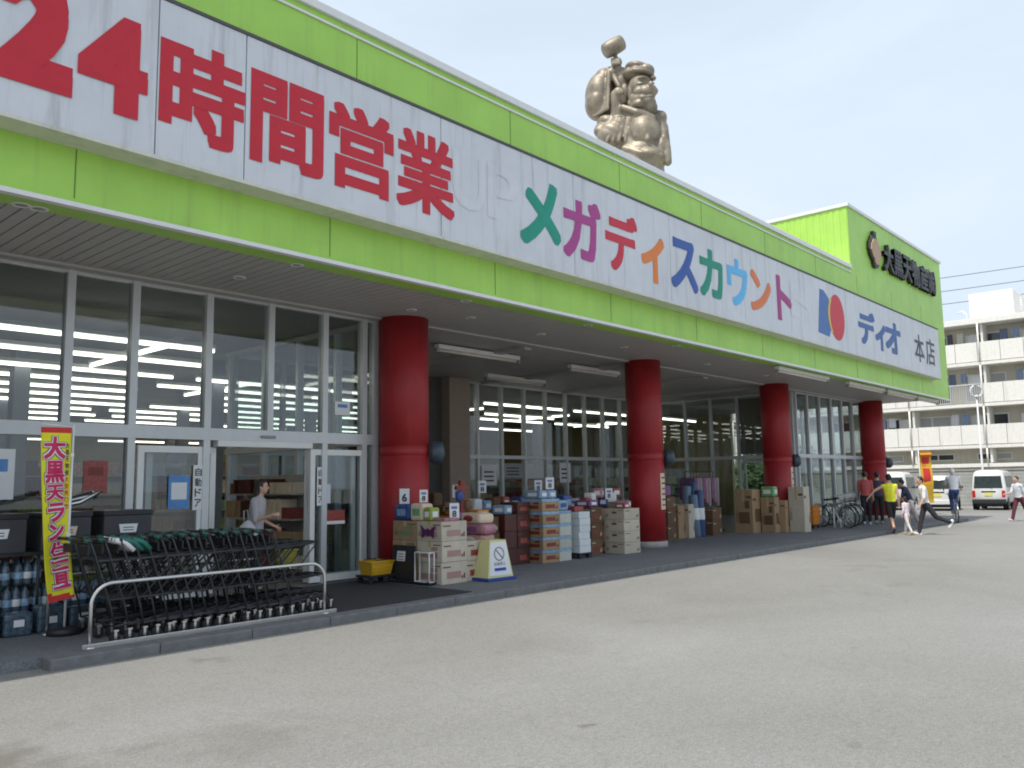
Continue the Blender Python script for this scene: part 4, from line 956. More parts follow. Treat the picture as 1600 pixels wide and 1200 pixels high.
for ch, a, b, v0, v1 in bl:
    for bold, m_, off in ((.115, M['letter_black'], .003), (.085, M['white'], .006), (.035, M['crimson'], .009)):
        dx = (bold-.035)*.55; o = glyph(ch, a-dx*.9, b+dx*.9, -v1-dx*.13, -v0+dx*.13, 0, bold, m_, ban, 'letter'); onto_banner(o, off)
for i, ch in enumerate('大黒天物産大安売り市'):
    o = glyph(ch, .80, .94, -.09-.04*i-.035, -.09-.04*i, 0, .02, M['redcloth'] if i > 4 else M['ink'], ban, 'small_letter', ring=6); onto_banner(o, .003)
for z in (.16, .62): mb = MB(); mb.box(-.03, .014, -.016, .016, 2.165-1.83*z-.02, 2.165-1.83*z+.02, .003); mb.build('clip', M['white'], ban)

# ------------------------------------------------------------------ dark display boxes left of the carts
rk = thing('display_rack', 'long black two tier display rack under the dark lidded boxes', 'rack', (3.55, 10.35, WZ))
mb = MB()
for z in (.16, .80): mb.box(-1.45, 1.25, -.3, .3, z, z+.035, .004)
mb.build('shelf_board', M['black'], rk)
for (a, b) in ((-1.4, -.27), (-.1, -.27), (1.2, -.27), (-1.4, .27), (-.1, .27), (1.2, .27)): mb = MB(); mb.tube([(a, b, 0), (a, b, .84)], .016, 8); mb.build('leg', M['charcoal'], rk)
for i, (x, wd, lab) in enumerate(((2.45, .56, 'furthest left'), (3.03, .56, 'left of the banner'), (3.72, .52, 'just right of the banner'), (4.40, .56, 'rightmost on the rack'))):
    t = thing('display_box', 'dark lidded display box with pale label, '+lab, 'box', (x, 10.33, WZ+.836))
    mb = MB(); mb.box(-wd/2, wd/2, -.27, .27, 0, .385, .012); mb.build('body', M['binbox'], t)
    mb = MB(); mb.box(-wd/2-.012, wd/2+.012, -.282, .282, .36, .42, .01); mb.build('lid', M['black'], t)
    mb = MB(); mb.prism([(-.11, .10), (-.09, .0), (.09, .0), (.11, .10)], 0, .006, Matrix(((1, 0, 0, 0), (0, 0, 1, -.278), (0, 1, 0, .16), (0, 0, 0, 1)))); mb.build('label', M['white'] if i % 2 == 1 or i == 3 else M['cream_paper'], t)
    for q in range(2): mb = MB(); mb.box(-.06, .06, -.2795, -.2782, .185+q*.03, .195+q*.03); mb.build('label_print', M['ink'], t)
mb = MB(); 
t = thing('garden_tools', 'bundle of dark umbrellas and sticks lying on the display box lids', 'umbrellas', (3.75, 10.2, 1.36))
for k in range(7): mb = MB(); a = rnd.uniform(-.25, .25); mb.tube([(-.28+.02*k, -.12+.04*k, .03+.012*k), (.1+.04*k, -.1+.04*k+a*.2, .10+.02*k), (.35, -.1+.04*k+a*.3, .24-.02*k)], [.012, .026, .006], 8); mb.build('umbrella', M['charcoal'] if k % 3 else M['chrome'], t)
# packs of bottles on the lower tier
def bottle_pack(x, y, z, lab, nx=3, ny=2, h=.29):
    t = thing('bottle_pack', lab, 'bottles', (x, y, z), R(rnd.uniform(-4, 4)), 'shrink wrapped bottle packs')
    for i in range(nx):
        for j in range(ny):
            b = MB(); b.lathe([(.043, 0), (.046, .02), (.046, h*.62), (.03, h*.82), (.016, h*.88), (.016, h)], 12, Matrix.Translation((-.045*(nx-1)+.09*i, -.045*(ny-1)+.09*j, 0))); bo = b.build('bottle', M['clearw'], t)
            c = MB(); c.lathe([(.0465, h*.25), (.047, h*.26), (.047, h*.5), (.0465, h*.51)], 12, Matrix.Translation((-.045*(nx-1)+.09*i, -.045*(ny-1)+.09*j, 0))); c.build('label', M['white'] if (i+j) % 2 else M['skyblue'], bo)
for i in range(8): bottle_pack(2.35+i*.305, 10.2+rnd.uniform(-.03, .03), WZ+.196, 'pack of clear plastic bottles on the lower tier of the display rack')
for i in range(3): bottle_pack(2.75+i*.31, 10.2, WZ+.49, 'pack of clear plastic bottles stacked second on the display rack', 3, 2, .27)
for i in range(5): 
    t = thing('film_pack', 'blue film wrapped pack standing on the ground before the display rack', 'pack', (2.55+i*.32, 9.88, WZ), 0, 'blue packs before the rack'); mb = MB(); mb.box(-.14, .14, -.1, .1, 0, .24+.05*(i % 2), .03); mb.build('wrap', M['clearw'], t); mb = MB(); mb.box(-.05, .05, -.1025, -.1005, .10, .17, .0); mb.build('label', M['white'], t)

# ------------------------------------------------------------------ cartons and goods
ORD = ['topmost', 'second from top', 'third from top', 'fourth from top', 'fifth from top', 'sixth from top', 'seventh from top', 'eighth from top']
def carton(x0, x1, y0, y1, z, h, m, label, face=None, slot=False, cat='carton', name='cardboard_carton', seamc=True, group=None, film=None):
    cx_, cy_ = (x0+x1)/2, (y0+y1)/2; a, b = (x1-x0)/2, (y1-y0)/2
    t = thing(name, label, cat, (cx_+rnd.uniform(-.008, .008), cy_+rnd.uniform(-.008, .008), z), R(rnd.uniform(-1.2, 1.2)), group)
    mb = MB(); mb.box(-a, a, -b, b, 0, h-.003, .006); mb.build('box', m, t)
    if seamc: mb = MB(); mb.box(-a-.002, a+.002, -.03, .03, h-.012, h-.0005); mb.box(-a-.0025, -a-.0005, -.03, .03, h*.72, h-.013); mb.build('tape', M['tape'], t)
    if face:
        # printed panels on the two visible faces
        mb = MB(); mb.box(-a-.003, -a-.0008, -b*.65, b*.55, h*.22, h*.48); mb.box(-a-.003, -a-.0008, -b*.65, -b*.15, h*.56, h*.74); mb.box(-a*.6, a*.5, -b-.003, -b-.0008, h*.25, h*.55); mb.build('print', face, t)
    if face or m in (M['card'], M['card2'], M['cardd']):
        # small dark marks and a centre seam as printed on shipping cartons
        mb = MB(); q0 = rnd.uniform(.1, .5)
        for q in range(3): mb.box(-a-.0036, -a-.0031, b*(.62+.1*q), b*(.66+.1*q), h*.25, h*(.45+.1*(q % 2)))
        for q in range(2): mb.box(a*(.55+.16*q), a*(.66+.16*q), -b-.0036, -b-.0031, h*.2, h*(.34+.1*q))
        mb.box(-a*.9, -a*.3, -b-.0036, -b-.0031, h*.74, h*.80); mb.box(-a-.0036, -a-.0031, -b*.9, -b*.3, h*.80, h*.85)
        mb.build('print_mark', M['cardd'] if m is not M['cardd'] else M['card2'], t)
    if slot: mb = MB(); mb.box(-a-.0035, -a-.001, -.06, .06, h*.55, h*.72, 0); mb.build('hand_hole', M['cardd'], t)
    if film: mb = MB(); mb.box(-a-.004, a+.004, -b-.004, b+.004, h-.06, h-.0035, .002); mb.build('wrap_band', film, t)
    return t
def stack(x0, x1, y0, y1, hs, m, desc, face=None, slot=False, z=WZ, film=None, cat='carton', name='cardboard_carton', tape=True):
    n_ = len(hs)
    for i, h in enumerate(hs):
        carton(x0, x1, y0, y1, z, h, m, (ORD[n_-1-i] if n_-1-i < 8 else 'low')+' '+desc, face, slot, cat, name, tape, None, film); z += h
    return z
def pack(x, y, z, sx, sy, h, m, label, rz=0, group=None, lab=None, name='wrapped_pack'):
    t = thing(name, label, 'pack', (x, y, z), rz, group); mb = MB(); mb.box(-sx/2, sx/2, -sy/2, sy/2, 0, h, min(sx, sy, h)*.18); mb.build('wrap', m, t)
    if lab:
        mb = MB(); mb.box(-sx*.28, sx*.28, -sy/2-.003, -sy/2-.0005, h*.3, h*.7); mb.build('label', lab, t); mb = MB(); mb.box(-sx/2-.003, -sx/2-.0005, -sy*.28, sy*.28, h*.3, h*.7); mb.build('label', lab, t)
    return t
def price_card(x, y, z, label, m=M['white'], wd=.13, h=.20, rz=0, pole=.0):
    t = thing('price_card', label, 'price card', (x, y, z), rz); mb = MB(); mb.box(-wd/2, wd/2, -.004, .004, pole, pole+h); mb.build('card', m, t)
    mb = MB(); mb.box(-wd*.3, wd*.3, -.0065, -.0045, pole+h*.62, pole+h*.8); mb.build('heading', C('priceblue', (.15, .2, .45)), t)
    g_ = glyph('8', -wd*.22, wd*.22, pole+h*.12, pole+h*.52, -.005, .02, M['ink'], t, 'digit')
    if pole: mb = MB(); mb.tube([(0, .008, 0), (0, .008, pole+.02)], .006, 6); mb.build('stick', M['charcoal'], t)
    return t
# stack A beside the first red column: two columns deep, three tiers
z = stack(8.80, 9.33, 9.36, 9.92, (.33, .31, .30), M['card2'], 'pale carton of the front pile below the first red column', C('faded_print', (.42, .24, .22)))
z = stack(8.80, 9.33, 9.94, 10.50, (.33, .31, .30), M['card'], 'brown carton of the rear pile below the first red column', C('green_print', (.20, .26, .12)))
stack(9.35, 9.80, 9.40, 9.95, (.31, .30), M['card2'], 'pale carton behind the front pile near the first red column', M['redw'])
pack(8.95, 10.32, z, .26, .36, .26, M['navyw'], 'dark blue printed pack on the rear pile of cartons', 0, None, M['skyblue'])
pack(8.95, 9.98, z, .24, .30, .27, M['cream_paper'], 'cream printed pack in the middle on top of the cartons', 0, None, M['greenw'])
pack(8.92, 9.72, z, .20, .17, .21, M['limew'], 'small lime green pack on top of the cartons', 0, None, M['white'])
pack(9.02, 9.50, z, .3, .24, .05, M['pink'], 'flat pink pack on the front pile of cartons')
price_card(9.1, 10.1, z, 'white price card on a stick above the cartons by the first red column', M['white'], .13, .2, R(-40), .28)
price_card(9.15, 9.45, z, 'pale price card at the front corner of the carton pile', M['white'], .15, .24, R(-40), .03)
bf = thing('butterfly_poster', 'purple butterfly shaped print stuck on the pale front carton', 'poster', (8.79, 9.66, .88))
mb = MB(); mb.prism([(-.17, .10), (-.05, .03), (.0, .06), (.05, .03), (.17, .11), (.13, -.02), (.14, -.1), (.04, -.04), (0, -.07), (-.04, -.04), (-.14, -.10), (-.13, -.02)], 0, .004, Matrix(((0, 0, -1, -.006), (1, 0, 0, 0), (0, 1, 0, 0), (0, 0, 0, 1)))); mb.build('print', C('plum', (.10, .02, .10)), bf)
# black panel and wire trolley leaning on the left face
t = thing('folding_trolley', 'white wire folding trolley standing in front of the lowest cartons', 'trolley', (8.62, 9.75, WZ))
mb = MB(); 
mb.tube([(0, -.3, .05), (0, -.3, .48), (0, .02, .48), (0, .02, .05)], .011, 8, closed=True)
mb.tube([(.10, -.3, .05), (.1, -.3, .48), (.10, .02, .48), (.1, .02, .05)], .011, 8, closed=True)
for zz in (.05, .48):
    for yy in (-.3, .02): mb.tube([(0, yy, zz), (.1, yy, zz)], .009, 6)
mb.build('wire_frame', M['white_metal'], t); mb = MB(); mb.box(-.02, .13, -.32, .55, .02, .045, .006); mb.build('deck', M['black'], t)
for (a, b) in ((.0, -.28), (.1, -.28), (0, .5), (.1, .5)): mb = MB(); mb.lathe([(.01, -.012), (.03, -.012), (.03, .012), (.01, .012)], 12, Matrix.Translation((a, b, -.0+.0)) @ Matrix.Translation((0, 0, .03)) @ Matrix.Rotation(R(90), 4, 'X')); mb.build('castor', M['rubber'], t)
t = thing('notice_board', 'dark leaning board with a white notice below the brown cartons', 'board', (8.66, 10.12, WZ+.05))
mb = MB(); mb.box(-.012, .012, -.26, .26, 0, .52, .004, Matrix.Rotation(R(6), 4, 'Y')); mb.build('panel', M['black'], t)
mb = MB(); mb.box(-.0165, -.0125, -.05, .14, .28, .43, 0, Matrix.Rotation(R(6), 4, 'Y')); mb.build('notice', M['white'], t)
for q in range(3): mb = MB(); mb.box(-.0185, -.0168, -.02, .11, .30+.04*q, .312+.04*q, 0, Matrix.Rotation(R(6), 4, 'Y')); mb.build('print_line', M['ink'], t)
# sacks piled right of stack A, and a red brown post
for i in range(6):
    yy = 9.75+.07*(i % 2); zz = WZ+.17*i
    t = thing('snack_sack', ORD[5-i]+' printed sack of the slumped pile behind the pale cartons', 'sack', (9.98+.02*(i % 2), yy, zz), R(rnd.uniform(-6, 6)))
    mb = MB(); mb.box(-.17, .17, -.28, .28, 0.005, .175, .06); mb.build('sack', (M['snack'], M['pink'], M['cream_paper'])[i % 3], t); mb = MB(); mb.ell((-.172, 0, .09), .006, .12, .05, 14, 8); mb.build('label', (M['white'], M['purple'], M['redw'])[i % 3], t)
t = thing('display_stand', 'dark red wooden display post with a cross bar beside the carton pile', 'display stand', (9.95, 10.1, WZ))
mb = MB(); mb.box(-.05, .05, -.035, .035, .04, 1.56, .008); mb.build('post', M['rust'], t); mb = MB(); mb.box(-.14, .14, -.03, .03, 1.40, 1.48, .008); mb.build('cross_bar', M['rust'], t); mb = MB(); mb.box(-.2, .2, -.2, .2, 0, .04, .006); mb.build('base', M['rust'], t)
for i, dz in enumerate((.95, 1.15, 1.3)): mb = MB(); mb.ell((.10*(1 if i % 2 else -1), -.05, dz), .08, .06, .10, 12, 8); mb.build('hanging_bag', (M['purple'], M['cardd'], M['navyw'])[i], t)
carton(10.1, 10.4, 9.5, 9.85, WZ, .48, M['card2'], 'small plain carton standing just behind the yellow no smoking stand', M['pink'])
# standing sign: yellow with white front and blue foot
sg = thing('floor_sign', 'yellow wedge floor sign with white front, grey emblem and blue foot', 'floor sign', (9.78, 9.23, WZ), R(-4))
mb = MB(); v = []; 
for (zz, a, b) in ((.05, .27, .17), (.62, .17, .11)): v += [(-a, -b, zz), (a, -b, zz), (a, b, zz), (-a, b, zz)]
mb.add(v, [(3, 2, 1, 0), (4, 5, 6, 7)]+[(i, (i+1) % 4, 4+(i+1) % 4, 4+i) for i in range(4)]); mb.build('body', C('pale_yellow', (.66, .64, .30)), sg)
mb = MB(); mb.box(-.31, .31, -.21, .21, 0, .05, .012); mb.build('foot', C('navy_foot', (.03, .06, .30)), sg)
tilt = Matrix.Translation((0, -.172, .05)) @ Matrix.Rotation(R(-6), 4, 'X')
mb = MB(); mb.add([tilt @ Vector(q) for q in [(-.235, -.002, .03), (.235, -.002, .03), (.165, -.002, .54), (-.165, -.002, .54), (-.235, .004, .03), (.235, .004, .03), (.165, .004, .54), (-.165, .004, .54)]], [(0, 1, 2, 3), (7, 6, 5, 4)]+[(i, 4+i, 4+(i+1) % 4, (i+1) % 4) for i in range(4)]); mb.build('front_sheet', M['white'], sg)
mb = MB(); mb.tube([tilt @ Vector((.10*math.cos(a), -.006, .36+.10*math.sin(a))) for a in [math.pi*i/12 for i in range(24)]], .009, 6, closed=True); mb.tube([tilt @ Vector((-.07, -.006, .43)), tilt @ Vector((.07, -.006, .29))], .009, 6); mb.build('emblem', M['greyplastic'], sg)
mb = MB(); mb.box(-.12, .12, -.008, -.003, .10, .145, 0, tilt); mb.build('blue_bar', M['blue'], sg)
for i, ch in enumerate('駐輪禁止'): 
    o = glyph(ch, -.12+.062*i, -.065+.062*i, .18, .235, -.003, .02, M['greyplastic'], sg, 'letter', ring=6); o.data.transform(tilt)

# row between first and second red columns (boxes stand in front of the recessed window)
yb = 10.35
zz = stack(10.9, 11.4, 10.6, 11.1, (.30, .30, .30), M['cardd'], 'dark brown carton left of the maroon crates', M['maroon'])
pack(11.05, 10.8, zz, .3, .3, .13, M['orange'], 'orange pack on the dark cartons left of the maroon crates', 0, None, M['white'])
zz = stack(10.55, 10.88, 10.9, 11.4, (.4, .4, .3), M['cardd'], 'dark carton at the back behind the floor sign', M['orange'])
zz = stack(11.45, 11.78, 10.50, 10.95, (.31, .31, .31), M['maroon'], 'maroon crate in the left pile of crates', None, cat='crate', name='plastic_crate', tape=False)
pack(11.6, 10.7, zz, .26, .3, .17, M['skyblue'], 'light blue pack on the left pile of maroon crates', .2, None, M['white'])
zz = stack(11.80, 12.15, 10.50, 10.95, (.31, .31, .31, .22), M['maroon'], 'maroon crate in the right pile of crates', M['redw'], cat='crate', name='plastic_crate', tape=False)
zz = stack(12.22, 12.72, 10.25, 10.75, (.24, .24, .24, .24, .24), M['card'], 'tan carton with blue band, left half of the wrapped pile', M['rust'], film=M['skyblue'])
for i in range(2): pack(12.35+.26*i, 10.5, zz, .24, .4, .16, M['skyblue'], ('left' if i == 0 else 'right')+' pale blue tissue pack on the wrapped tan pile', 0, None, M['white'])
price_card(12.5, 10.28, zz+.16, 'white price card above the pale blue tissue packs', M['white'], .16, .22, R(-40), .02)
zz = stack(12.74, 13.10, 10.25, 10.75, (.24, .24, .24, .24), M['cardg'], 'greyish carton with blue band, right half of the wrapped pile', None, film=M['skyblue'])
pack(12.92, 10.5, zz, .32, .42, .2, M['skyblue'], 'large pale blue wrapped roll pack on the greyish cartons', 0, None, M['navyw'])
st = thing('pallet_dolly', 'low dolly with black feet under the white cartons', 'dolly', (13.55, 10.5, WZ)); mb = MB(); mb.box(-.2, .2, -.25, .25, .08, .11, .005); mb.build('deck', M['black'], st)
for (a, b) in ((-.15, -.2), (.15, -.2), (-.15, .2), (.15, .2)): mb = MB(); mb.box(a-.04, a+.04, b-.04, b+.04, 0, .078, .006); mb.build('foot', M['black'], st)
zz = stack(13.37, 13.73, 10.26, 10.74, (.135,)*6, M['cardw'], 'white carton of the slim white pile', None, z=WZ+.11, tape=False)
pack(13.5, 10.5, zz, .3, .3, .1, M['redw'], 'red and white pack on the slim white pile')
pack(13.6, 10.85, WZ+.95, .3, .3, .3, M['navyw'], 'dark blue pack behind the slim white pile', 0, None, M['skyblue'])
stack(13.5, 13.9, 10.85, 11.3, (.42, .43), M['cardd'], 'dark carton behind the slim white pile')
zz = stack(14.02, 14.40, 10.45, 10.95, (.33, .33, .33), M['cardd'], 'dark brown carton between white pile and tan pile', M['rust'])
pack(14.2, 10.7, zz, .3, .4, .14, M['purple'], 'purple pack on the dark brown cartons', 0, None, M['white'])
zz = stack(14.72, 15.30, 10.12, 10.62, (.235, .235, .235, .235), M['card2'], 'pale tan carton with hand holes right of the dark cartons', None, slot=True)
pack(14.86, 10.25, zz, .2, .24, .11, M['redw'], 'red snack pack at the left on the pale tan pile', 0, None, M['white']); pack(15.1, 10.4, zz, .26, .3, .16, M['pink'], 'pink snack pack on the right of the pale tan pile', .3, None, M['white'])
# second row behind, heaped goods
prng = random.Random(11)
cols_ = ['skyblue', 'white', 'redw', 'navyw', 'pink', 'snack', 'purple', 'cardd', 'limew']
for i in range(18):
    xx = 10.7+.27*i; c_ = cols_[prng.randrange(9)]; hh = prng.uniform(.9, 1.35)
    t = carton(xx, xx+.25, 11.55, 11.95, WZ, hh-.2, M['cardd'], 'tall dark carton in the back row between the first two red columns', None, False, 'carton', 'cardboard_carton', False, 'back row of tall dark cartons')
    pack(xx+.125, 11.75, WZ+hh-.2, .23, .3, prng.uniform(.15, .28), M[c_], 'wrapped pack on the back row of tall cartons', 0, 'packs on the back row', M['white'] if i % 2 else None)
for i in range(6): pack(14.7+.24*i, 11.1+.05*(i % 2), 1.05+.1*(i % 3), .2, .22, .22, M[['redw', 'white', 'pink', 'navyw', 'white', 'redw'][i]], 'red, white or blue pack heaped left of the second red column', .2*i, 'heap by the second red column', M['white'])
stack(14.6, 15.2, 10.95, 11.4, (.45, .48), M['card'], 'brown carton hidden behind the pale tan pile'); stack(15.3, 16.1, 10.95, 11.4, (.45, .5), M['cardd'], 'dark carton against the second red column')
for i, (xx, yy, zz) in enumerate(((11.2, 11.5, 1.35), (11.9, 11.5, 1.42), (13.6, 11.5, 1.42), (15.3, 10.9, 1.22))):
    price_card(xx, yy, zz, ['white price card at the back above the dark cartons', 'white price card at the back above the maroon crates', 'white price card at the back above the white pile', 'white price card by the second red column'][i], M['white'], .16, .24, R(-40))
for i, (xx, zz, wd, h) in enumerate(((17.0, 1.55, .6, .55), (18.0, 1.75, .8, .42), (20.4, 1.6, .55, .6))):
    t = thing('window_notice', ['white notice sheet on the recessed window left of centre', 'wide grey notice sheet on the recessed window', 'tall notice sheet on the recessed window near the second red column'][i], 'notice', (xx, YR-.05, zz)); mb = MB(); mb.box(-wd/2, wd/2, 0, .005, 0, h); mb.build('sheet', M['white'] if i != 1 else M['greyplastic'], t)
    for q in range(3): mb = MB(); mb.box(-wd*.35, wd*.3, -.0025, -.0005, h*(.2+.22*q), h*(.28+.22*q)); mb.build('print_line', M['ink'], t)

for i, (x, zz, wd, h, m_, lab) in enumerate(((1.35, 2.75, .5, .36, 'cream_paper', 'cream notice high on the far left shop window'), (3.3, 1.5, .42, .6, 'white', 'white notice on the shop window left of the banner'), (4.45, 1.55, .3, .42, 'redw', 'red notice on the shop window right of the banner'), (8.3, 2.75, .3, .22, 'white', 'small white notice above the right door leaf'))):
    t = thing('window_poster', lab, 'poster', (x, YG-.02, zz)); mb = MB(); mb.box(-wd/2, wd/2, 0, .005, 0, h); mb.build('sheet', M[m_], t); mb = MB(); mb.box(-wd*.32, wd*.32, -.0025, -.0005, h*.55, h*.8); mb.build('picture', M['blueprint'] if i % 2 else M['rust'], t)
# between second and third red columns
zz = stack(18.5, 18.9, 11.4, 11.9, (.4, .4, .3), M['cardd'], 'dark carton just right of the second red column')
pack(18.7, 11.65, zz, .3, .36, .3, M['purple'], 'dull purple sack on the dark cartons right of the second red column')
carton(19.35, 19.7, 11.6, 12.0, WZ, .85, M['card'], 'warm brown carton right of the second red column'); carton(19.72, 20.0, 11.5, 11.95, WZ, .88, M['card2'], 'pale upright carton beside the warm brown carton')
for i in range(4):
    t = thing('rolled_sheet', ['front left', 'front right', 'back left', 'back right'][i]+' blue plastic sheet roll standing beside the pale upright carton', 'roll', (20.2+.24*(i % 2), 11.55+.3*(i//2), WZ), 0); mb = MB(); mb.lathe([(.10, 0), (.115, .02), (.115, 1.1+.12*i), (.10, 1.12+.12*i), (.05, 1.125+.12*i), (.04, 1.0+.12*i)], 18, Matrix.Rotation(R(3*i-4), 4, 'X')); mb.build('roll', C('roll_blue', (.05, .09, .2)) if i % 2 else C('roll_pale', (.14, .20, .30)), t); mb = MB(); mb.lathe([(.117, .45), (.119, .46), (.119, .75), (.117, .76)], 18, Matrix.Rotation(R(3*i-4), 4, 'X')); mb.build('label', M['white'], t)
gr = thing('garment_rack', 'black garment rack hung with purple and pink bags before the third red column', 'rack', (21.6, 12.2, WZ))
mb = MB(); mb.tube([(-.8, 0, .08), (-.8, 0, 1.75), (.8, 0, 1.75), (.8, 0, .08)], .016, 10)
for s in (-.8, .8): mb.tube([(s, -.3, .06), (s, .3, .06)], .016, 8)
mb.build('frame', M['charcoal'], gr)
for i in range(9):
    t = thing('hanging_bag', ['purple', 'pink', 'grey'][i % 3]+' bag hung on the garment rack, '+['far left', 'second from left', 'third from left', 'left of centre', 'at centre', 'right of centre', 'third from right', 'second from right', 'far right'][i], 'bag', (20.95+.16*i, 12.2, WZ))
    mb = MB(); mb.box(-.06, .06, -.26, .26, .95-.1*(i % 3), 1.58, .045); mb.build('bag', M[['purple', 'pink', 'greyplastic'][i % 3]], t); mb = MB(); mb.tube([(0, -.08, 1.56), (0, -.02, 1.75), (0, .02, 1.775), (0, .06, 1.70)], .006, 6); mb.build('hook', M['chrome'], t)
zz = stack(21.0, 21.5, 11.5, 12.0, (.4, .35), M['cardd'], 'dark carton under the purple hanging bags')
carton(22.3, 22.95, 10.95, 11.5, WZ, 1.22, M['card'], 'tall brown carton, leftmost of three before the third red column', M['cardd']); 
carton(22.75, 23.05, 10.5, 10.92, WZ, 1.0, M['card'], 'tall brown carton in the middle before the third red column', M['cardd']); pack(22.9, 10.71, WZ+1.0, .3, .4, .30, M['greenw'], 'green pack on the middle tall brown carton', 0, None, M['white'])
carton(23.1, 23.32, 10.35, 10.75, WZ, .9, M['card'], 'narrow carton between the tall brown cartons'); carton(23.35, 23.75, 9.90, 10.35, WZ, 1.28, M['card2'], 'tall pale carton standing right before the third red column')
def column_poster(cx_, ang0, ang1, z0, z1, label):
    t = thing('column_poster', label, 'poster', (cx_, YC, 0)); mb = MB(); n_ = 8; v = []
    for i in range(n_+1):
        a = R(ang0+(ang1-ang0)*i/n_)
        for r_ in (.423, .427):
            for zz in (z0, z1): v.append((r_*math.cos(a), r_*math.sin(a), zz))
    f = []
    for i in range(n_): k = i*4; f += [(k+2, k+6, k+7, k+3), (k, k+1, k+5, k+4), (k, k+4, k+6, k+2), (k+1, k+3, k+7, k+5)]
    f += [(0, 2, 3, 1), (n_*4, n_*4+1, n_*4+3, n_*4+2)]; mb.add(v, f); mb.build('sheet', M['cream_paper'], t)
    for q in range(6):
        am = R(ang0+(ang1-ang0)*.5); zz = z0+(z1-z0)*(.1+.15*q); b = MB(); vv = []
        for i in range(5):
            a = R(ang0+(ang1-ang0)*(.15+.7*i/4))
            for r_ in (.4275, .4295):
                for h in (0, .04): vv.append((r_*math.cos(a), r_*math.sin(a), zz+h))
        f = []
        for i in range(4): k = i*4; f += [(k+2, k+6, k+7, k+3)]
        b.add(vv, f); b.build('print_line', [M['redw'], M['ink'], M['rust']][q % 3], t)
column_poster(16.74, 262, 302, .95, 1.78, 'cream printed poster wrapped on the second red column')
column_poster(23.87, 262, 300, .75, 1.95, 'cream printed poster wrapped on the third red column')
t = thing('column_notice', 'small white notice on the first red column', 'notice', (9.05, YC-.34, 1.28), R(-40)); mb = MB(); mb.box(-.08, .08, -.008, -.003, 0, .26); mb.build('sheet', M['white'], t); glyph('6', -.04, .04, .05, .18, -.0085, .03, M['ink'], t, 'digit')
# door stickers
def vnotice(x, y, z0, wd, h, chars, label):
    t = thing('door_sticker', label, 'sticker', (x, y, z0)); mb = MB(); mb.box(-wd/2, wd/2, 0, .004, 0, h); mb.build('sheet', M['white'], t)
    n_ = len(chars)
    for i, ch in enumerate(chars): q = h*.92*(1-(i+1)/n_)+.03; glyph(ch, -wd*.33, wd*.33, q+.01, q+h*.92/n_-.02, -.001, .02, M['ink'], t, 'letter', ring=6)
vnotice(5.82, YG-.06, 1.30, .15, .62, '自動ドア', 'tall white sticker with black characters on the left door'); vnotice(7.86, YG-.06, 1.30, .13, .60, '自動ドア', 'tall white sticker with black characters on the right door')
t = thing('door_poster', 'pale blue poster on the left door glass', 'poster', (5.55, YG-.05, 1.32)); mb = MB(); mb.box(-.15, .15, 0, .004, 0, .46); mb.build('sheet', M['blueprint'], t); mb = MB(); mb.box(-.11, .11, -.003, -.0005, .13, .36); mb.build('picture', M['white'], t)
t = thing('door_sign', 'red and white sale sign on the right door glass', 'sign', (8.12, YG-.05, 1.0)); mb = MB(); mb.box(-.22, .22, 0, .004, 0, .22); mb.build('sheet', M['redw'], t); mb = MB(); mb.box(-.22, .22, -.003, -.0005, .0, .05); mb.build('white_strip', M['white'], t)
t = thing('door_notice', 'small pale notice beside the right door sticker', 'notice', (7.99, YG-.05, 1.33)); mb = MB(); mb.box(-.05, .07, 0, .004, 0, .3); mb.build('sheet', C('palesheet', (.6, .65, .75)), t)

# right end: orange baskets, waste bin, bicycles
for i in range(3): basket(['lowest', 'middle', 'top'][i]+' orange shopping basket of the stack right of the third red column', 25.35, 10.55, WZ+.12+.14*i, M['orange'], .56, .4, .26)
st = thing('basket_stand', 'dark wheeled stand under the orange shopping baskets', 'stand', (25.35, 10.55, WZ)); mb = MB(); mb.box(-.28, .28, -.2, .2, .07, .105, .006); mb.build('deck', M['charcoal'], st)
for (a, b) in ((-.2, -.13), (.2, -.13), (-.2, .13), (.2, .13)): mb = MB(); mb.lathe([(.01, -.014), (.035, -.014), (.035, .014), (.01, .014)], 14, Matrix.Translation((a, b, .036)) @ Matrix.Rotation(R(90), 4, 'X')); mb.build('castor', M['rubber'], st)
t = thing('waste_bin', 'grey rounded waste bin behind the orange baskets', 'bin', (25.7, 11.0, WZ)); mb = MB(); mb.lathe([(.20, 0), (.24, .05), (.26, .8), (.27, .82)], 24); mb.build('body', M['greyplastic'], t); mb = MB(); mb.lathe([(.28, .82), (.27, .9), (.18, 1.02), (.001, 1.06)], 24, None, False); mb.build('lid', C('slate', (.10, .12, .16)), t)
t = thing('red_post', 'thin dark red post beside the tall pale carton', 'post', (24.5, 10.3, WZ)); mb = MB(); mb.tube([(0, 0, .04), (0, 0, 1.2)], .03, 10); mb.build('post', M['rust'], t); mb = MB(); mb.lathe([(.13, 0), (.13, .04), (.05, .06)], 16); mb.build('base', M['black'], t)

